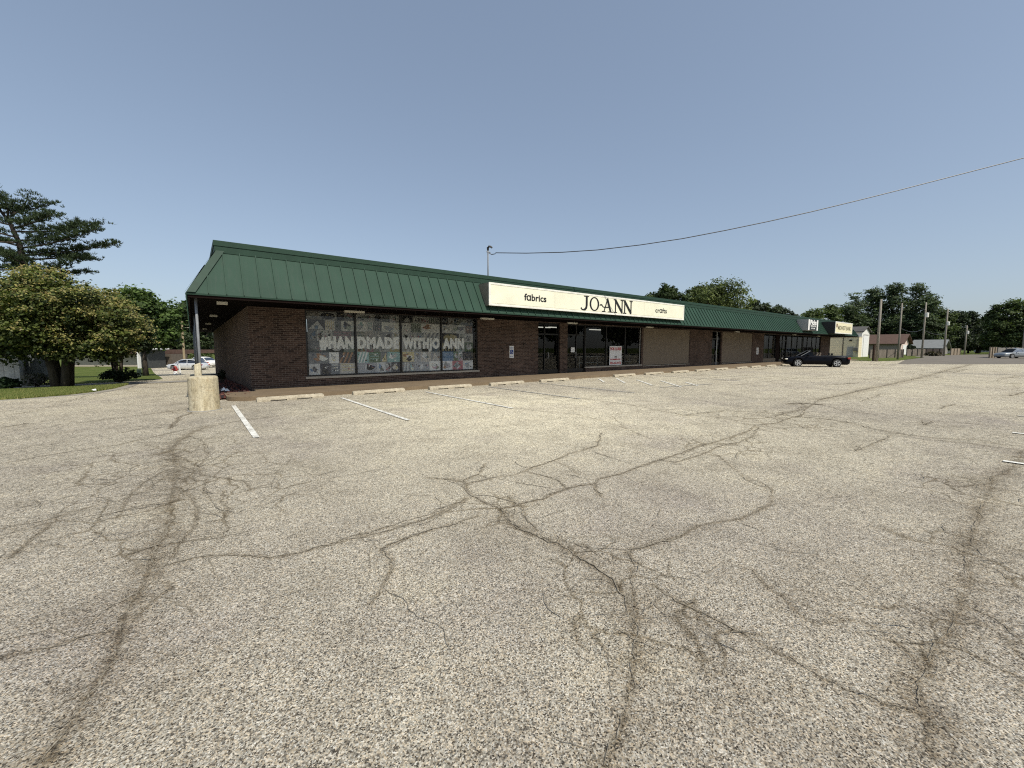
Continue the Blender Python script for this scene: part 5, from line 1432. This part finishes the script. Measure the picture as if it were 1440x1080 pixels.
# left
tree('flowering_tree', 'broad cream flowering tree with thick forked trunk at the left', 83, 20, 380, 516, 205, n=42000, leaf=.125, c_dark=(.018,.030,.010), c_light=(.12,.145,.035), seed=11, lobes=46, flower=(1500,.08,(.27,.25,.09)), r0=.27, multi=4)
tree('multi_stem_tree', 'small dark multi stemmed tree between the lawn and the drive', 163, 25, 425, 510, 100, n=9000, leaf=.17, c_dark=(.010,.018,.007), c_light=(.035,.055,.018), seed=12, lobes=20, flower=(60,.12,(.40,.36,.16)), r0=.13, multi=5)
tree('leafy_tree', 'full green tree behind the flowering tree, left of the roof corner', 202, 36, 402, 500, 108, n=13000, leaf=.24, c_dark=(.026,.048,.014), c_light=(.11,.165,.045), seed=13, lobes=26)
tree('leafy_tree', 'dark tall tree partly behind the left end of the green roof', 272, 75, 423, 505, 70, n=9000, leaf=.42, c_dark=(.018,.03,.014), c_light=(.065,.092,.036), seed=14, lobes=20)
tree('leafy_tree', 'dark background tree above the parked cars at the left', 236, 70, 448, 505, 75, n=8000, leaf=.42, c_dark=(.016,.026,.012), c_light=(.055,.08,.032), seed=15, lobes=20)
tree('leafy_tree', 'deep shaded tree behind the low house', 170, 72, 440, 500, 110, n=7000, leaf=.5, c_dark=(.008,.014,.007), c_light=(.03,.045,.018), seed=16, lobes=20)
tree('leafy_tree', 'shaded tree at the far left behind the shed', 20, 40, 430, 515, 130, n=7000, leaf=.34, c_dark=(.010,.018,.008), c_light=(.035,.05,.02), seed=17, lobes=20)
# behind the roof
tree('leafy_tree', 'small dark round tree just above the right end of the cream sign', 935, 60, 401, 440, 62, n=8000, leaf=.24, c_dark=(.022,.036,.014), c_light=(.07,.10,.034), seed=21, lobes=14)
tree('leafy_tree', 'tall yellow green spreading tree above the middle of the roof', 1008, 68, 393, 460, 98, n=16000, leaf=.26, c_dark=(.034,.052,.016), c_light=(.15,.18,.06), seed=22, lobes=26)
tree('leafy_tree', 'yellow green tree joined to the left of the tallest one above the roof', 975, 70, 402, 460, 56, n=6000, leaf=.26, c_dark=(.026,.042,.012), c_light=(.10,.125,.045), seed=23, lobes=12)
tree('leafy_tree', 'low dark tree right of the yellow green trees above the roof', 1060, 80, 421, 455, 70, n=6000, leaf=.32, c_dark=(.016,.024,.012), c_light=(.055,.075,.035), seed=24, lobes=14)
tree('leafy_tree', 'lowest dark tree above the far part of the roof', 1090, 88, 429, 460, 56, n=5000, leaf=.34, c_dark=(.016,.024,.014), c_light=(.05,.068,.038), seed=25, lobes=12)
# right wood, one tree after another
RT = [(1140,110,431,60,'mid green tree behind the black and white sign',1),(1166,112,428,44,'mid green tree behind the bank sign',1),(1198,115,410,56,'tall airy tree above the cream building',0),
      (1226,118,404,50,'tall dark tree just left of the thickest pole',0),(1252,116,398,56,'tallest dark tree behind the brown roof',0),(1283,114,398,60,'tall spreading tree with flat top behind the second pole',0),
      (1300,110,415,50,'dark tree behind the pole with white transformer',0),(1262,125,430,90,'deep dark tree filling the gap above the brown roof',2),(1205,124,440,80,'deep dark tree filling the gap above the cream building',2),
      (1322,112,432,46,'bright green edged tree above the grey roof',1),(1343,118,437,40,'dark tree between the transformer pole and the far pole',2),(1362,122,437,36,'tree behind the farthest pole',2),
      (1315,124,452,80,'shaded low tree behind the grey roofed house',2),(1378,135,448,44,'hazy low tree by the hillside house',3),(1400,150,448,50,'hazy tree over the silver sedan',3),
      (1396,105,428,34,'lighter green tree rising left of the right edge',1),(1420,102,420,60,'light green tree at the right edge of the picture',1),(1450,100,424,60,'light green tree cut by the right picture edge',1),
      (1410,118,462,90,'shaded undergrowth tree behind the silver sedan',2),(1375,120,468,70,'shaded undergrowth tree at the end of the road',2)]
pal2 = {0:((.03,.046,.024),(.12,.16,.075)),1:((.034,.052,.020),(.125,.165,.058)),2:((.014,.021,.012),(.05,.068,.034)),3:((.035,.048,.032),(.08,.10,.065))}
for i,(px,dep,pt,w,lb,k) in enumerate(RT):
    tree('leafy_tree', lb, px, dep, pt, 494 if k != 2 else 499, w, n=11000 if k != 2 else 6000, leaf=.36, c_dark=pal2[k][0], c_light=pal2[k][1], seed=40+i, lobes=30, group=lg, flat=.5)
# hedge of shrubs at the left behind the cars
def shrub(label, px, depth, pt, pb, w, n, c0, c1, seed, leaf=.16, name='shrub', z0=None):
    g = np.random.default_rng(seed); x, y = col(px, depth); z0 = zgf(x,y) if z0 is None else z0
    zt = hgt(pt, depth); rx = w*depth/F/2; H_ = max(.3, zt-z0)
    o = thing(name, label, 'shrub', (x,y,z0))
    d = g.normal(size=(n,3)); d /= np.linalg.norm(d,axis=1)[:,None]; d[:,2] = np.abs(d[:,2])
    k = g.integers(0, 14, n); ce = np.stack([g.uniform(-.6,.6,14), g.uniform(-.5,.5,14), g.uniform(.1,.55,14)],1)[k]
    pos = (ce+d*(.45*g.uniform(.6,1.05,n))[:,None])*np.array([rx, rx*.8, H_])+np.array([x,y,z0])
    t_ = g.random((n,1)); leaf_mesh('foliage', pos, d, leaf*g.uniform(.6,1.3,n), np.array(c0)*(1-t_)+np.array(c1)*t_, M['leaf'], o)
    b = MB()
    for j in range(5): b.tube([(x+g.uniform(-.1,.1),y,z0-.05),(x+g.uniform(-.4,.4)*rx,y+g.uniform(-.3,.3)*rx,z0+H_*.6)], [.03,.012], 5)
    b.build('stems', M['bark'], o)
    return o
for i,(px,w,pt) in enumerate(((225,26,497),(243,26,495),(262,24,496),(284,30,495))):
    shrub(['light green shrub beside the low house','light green shrub above the silver sedan bonnet','light green shrub behind the roof of the silver sedan','light green shrub beside the shaded side wall'][i], px, 64, pt, 515, w, 1800, (.03,.05,.015), (.12,.15,.05), 80+i, .22)
shrub('dark low shrub at the foot of the multi stemmed tree', 166, 23.5, 516, 532, 44, 1100, (.008,.014,.006), (.03,.045,.016), 90, .12)
shrub('dark green shrub in front of the left shed', 4, 19.0, 530, 543, 34, 1500, (.008,.018,.008), (.03,.055,.02), 91, .12)
shrub('low weeds with pale blossoms before the weathered fence', 48, 20.5, 524, 541, 30, 900, (.02,.03,.012), (.20,.18,.16), 92, .10)
shrub('dark brush pile before the dark stained fence', 1312, 80, 494, 500, 26, 900, (.02,.02,.012), (.10,.08,.05), 93, .3)
shrub('dark conical shrub left of the grey roofed house', 1281, 88, 483, 498, 14, 900, (.01,.016,.008), (.03,.045,.02), 94, .3)
shrub('dark plant growing in the rock bed by the brick wall', 309, 19.5, 519, 530, 12, 500, (.008,.010,.006), (.02,.026,.012), 95, .06, z0=.02)

# the pine
def pine():
    g = np.random.default_rng(5); random.seed(5); dep = 30; x, y = col(45, dep); z0 = zgf(x,y)
    o = thing('pine_tree', 'old flat topped pine with long upswept limbs at the far left', 'tree', (x,y,z0))
    R3 = Vector(rt)
    def W(px, py, off=0): # a point near the trunk's plane
        X_, Y_ = col(px, dep); return Vector((X_+off*fw[0], Y_+off*fw[1], hgt(py, dep)))
    tr = [W(45,530),W(45,420),W(46,372),W(42,345),W(32,318),W(14,292),W(-5,270),W(-14,248)]
    MB().tube([tuple(p) for p in tr], [.30,.25,.20,.15,.10,.07,.05,.03], 10).build('trunk', simple('dark_pine_bark', (.02,.015,.012,1), .95), o, smooth=True)
    L = [((45,382),(85,386),(122,365),.0),((45,380),(5,388),(-35,378),-1),((46,368),(105,362),(100,357),1.2),((45,362),(110,358),(165,344),.4),((44,352),(100,350),(165,332),-.6),
         ((42,342),(92,345),(138,320),-.3),((38,330),(85,330),(136,312),1.0),((38,325),(70,325),(113,314),-.8),((34,316),(62,313),(85,304),.4),((34,310),(55,300),(62,280),0),((34,306),(50,300),(76,288),.6),
         ((30,312),(40,296),(37,287),-.4),((26,306),(5,296),(-30,290),0),((14,292),(28,300),(36,304),.4),((5,282),(18,288),(30,296),-.3),((0,272),(0,280),(10,285),.3),((-8,262),(2,272),(8,282),0),
         ((44,350),(10,342),(-30,330),.4),((40,338),(5,330),(-30,318),-.5),((36,322),(5,316),(-25,305),.3),((46,372),(20,362),(-30,345),.8),((46,366),(25,358),(-10,352),-1),((44,356),(70,362),(96,360),1.8),((42,345),(20,350),(0,345),-1.8),((45,372),(60,376),(72,368),-1.6),
         ((45,384),(70,388),(95,378),1.5),((45,384),(20,380),(0,372),1.2),((-8,258),(-25,262),(-40,255),0),((45,379),(35,372),(12,368),.6)]
    br = MB(); N_ = []; D_ = []
    for a, m, e, off in L:
        A, Mm, E_ = W(*a), W(*m, off*.6), W(*e, off*1.4)
        pts_ = [A.lerp(Mm, t_).lerp(Mm.lerp(E_, t_), t_) for t_ in np.linspace(0,1,9)]
        ln = (E_-A).length
        br.tube([tuple(p) for p in pts_], [max(.012,.075*(1-k/9)) for k in range(9)], 6)
        nt_ = int(40*ln)
        for k in range(nt_):
            f = .12+.88*random.random()**.8
            i = min(7, int(f*8)); q = pts_[i].lerp(pts_[i+1], f*8-i if i < 8 else 0)
            sp = .50*(1-.6*f)+.09
            q = q+Vector((g.normal(0,sp*.9), g.normal(0,sp*.9), abs(g.normal(0,.085))+.0))
            for j in range(9):
                dd = Vector((g.normal(0,.5), g.normal(0,.5), .45+g.random()*.5)).normalized()
                N_.append(tuple(q+dd*.06)); D_.append(dd)
    br.build('branches', M['bark'], o, smooth=True)
    pos = np.array(N_); dd = np.array([tuple(d) for d in D_]); n = len(pos); oo = origin(o)
    side_ = np.cross(dd, g.normal(size=(n,3))); side_ /= np.linalg.norm(side_,axis=1)[:,None]
    ln = g.uniform(.13,.24,n)[:,None]; w = .022
    P = np.stack([pos-side_*w, pos+side_*w, pos+dd*ln+side_*w*.4, pos+dd*ln-side_*w*.4],1)-np.array([oo.x,oo.y,oo.z])
    me = bpy.data.meshes.new('needles'); me.from_pydata(P.reshape(-1,3).tolist(), [], np.arange(n*4).reshape(-1,4).tolist())
    at = me.color_attributes.new('col','FLOAT_COLOR','POINT'); t_ = g.random((n,1))
    cc = np.concatenate([np.array([.016,.030,.014])*(1-t_)+np.array([.055,.078,.032])*t_, np.ones((n,1))],1); at.data.foreach_set('color', np.repeat(cc,4,axis=0).ravel())
    me.materials.append(M['needle']); ob = bpy.data.objects.new('needles', me); C.objects.link(ob); ob.parent = o
pine()

# far wooded ridge behind everything
b = MB(); g_ = random.Random(4); prev = None
pr = []
for k in range(0, 121):
    px = -300+k*16
    pr.append((px, 470-8*math.sin(k*.23)-6*math.sin(k*.71)+g_.uniform(-2,2)-(22 if 1340 < px < 1420 else 0)))
for (pa, ta), (pb2, tb) in zip(pr[:-1], pr[1:]):
    xa, ya = col(pa, 240); xb, yb = col(pb2, 240)
    b.poly([(xa,ya,-2),(xb,yb,-2),(xb*1.02,yb*1.02,hgt(tb,240)*.6),(xa*1.02,ya*1.02,hgt(ta,240)*.6)]); b.poly([(xa*1.02,ya*1.02,hgt(ta,240)*.6),(xb*1.02,yb*1.02,hgt(tb,240)*.6),(xb*1.15,yb*1.15,hgt(tb,260)*1.05),(xa*1.15,ya*1.15,hgt(ta,260)*1.05)])
hm = NT('wooded_hill'); co = hm.coord(); n = hm.noise(co, .25, 6, .7)
hm.base(hm.ramp(n, [(.35,(.014,.022,.012)),(.65,(.045,.062,.034))])); hm.setb(Roughness=1); hm.bump(n, 1.0, 3.0)
tag(b.build('hills', hm.m, fixn=False), kind='structure')

# trees across the street, seen only as reflections in the shop glass
for i,(x,y,h_,w_) in enumerate(((48,-30,11,12),(66,-34,13,14),(84,-28,10,12),(102,-36,14,15),(125,-32,12,14),(34,-34,10,11))):
    g = np.random.default_rng(200+i); o = thing('leafy_tree', ['leafy tree mirrored in the leftmost glass doors','leafy tree mirrored beside the lease placard','low leafy tree mirrored in the far storefront','tall leafy tree mirrored in the far storefront','broad leafy tree mirrored at the end of the far storefront','smallest leafy tree mirrored in the first door'][i], 'tree', (x,y,0))
    MB().tube([(x,y,-.1),(x,y,h_*.6)], [.3,.15], 8).build('trunk', M['bark'], o)
    n = 2500; d = g.normal(size=(n,3)); d /= np.linalg.norm(d,axis=1)[:,None]; pos = d*g.uniform(.6,1.0,n)[:,None]*np.array([w_/2,w_/2,h_*.36])+np.array([x,y,h_*.62])+g.normal(size=(n,3))*.4
    t_ = g.random((n,1)); leaf_mesh('crown', pos, d, .9*g.uniform(.7,1.3,n), np.array([.02,.032,.012])*(1-t_)+np.array([.07,.095,.03])*t_, M['leaf'], o)

# ------------------------------------------------------------------ light, sky, camera
EL, AZ = R(52), R(4)
S.world = bpy.data.worlds.new('World'); S.world.use_nodes = True
wn = S.world.node_tree.nodes; wl = S.world.node_tree.links
sky = wn.new('ShaderNodeTexSky'); sky.sky_type = 'NISHITA'; sky.sun_disc = False
sky.sun_elevation = EL; sky.sun_rotation = math.pi-AZ; sky.air_density = 1.0; sky.dust_density = 1.6; sky.ozone_density = 2.0; sky.altitude = 150
gm = wn.new('ShaderNodeGamma'); gm.inputs[1].default_value = .60
hs = wn.new('ShaderNodeHueSaturation'); hs.inputs['Saturation'].default_value = .84
mx = wn.new('ShaderNodeMix'); mx.data_type = 'RGBA'; mx.blend_type = 'MULTIPLY'; mx.inputs[0].default_value = 1; mx.inputs[7].default_value = (1.40,1.51,1.64,1)
wl.new(sky.outputs[0], gm.inputs[0]); wl.new(gm.outputs[0], hs.inputs['Color']); wl.new(hs.outputs[0], mx.inputs[6])
bg = wn['Background']; wl.new(mx.outputs[2], bg.inputs[0]); bg.inputs[1].default_value = .15
sl = bpy.data.lights.new('sun', 'SUN'); sl.energy = 4.5; sl.angle = R(.55); sl.color = (1, .94, .82)
so = bpy.data.objects.new('sun', sl); C.objects.link(so)
sd = Vector((math.sin(AZ)*math.cos(EL), -math.cos(AZ)*math.cos(EL), math.sin(EL)))
so.rotation_euler = sd.to_track_quat('Z', 'Y').to_euler(); so.location = sd*60

cam = bpy.data.cameras.new('camera'); cam.sensor_width = 36; cam.lens = F/1440*36; cam.clip_end = 3000; cam.clip_start = .05
co_ = bpy.data.objects.new('camera', cam); C.objects.link(co_)
co_.location = (0,0,CAMH); co_.rotation_euler = (math.pi/2-PITCH, 0, -YAW); S.camera = co_
S.view_settings.view_transform = 'Standard'; S.view_settings.look = 'None'; S.view_settings.exposure = 0; S.view_settings.gamma = 1
S.cycles.filter_width = 1.15; S.cycles.use_denoising = False
S.render.engine = 'CYCLES'; S.cycles.max_bounces = 6; S.cycles.transparent_max_bounces = 12
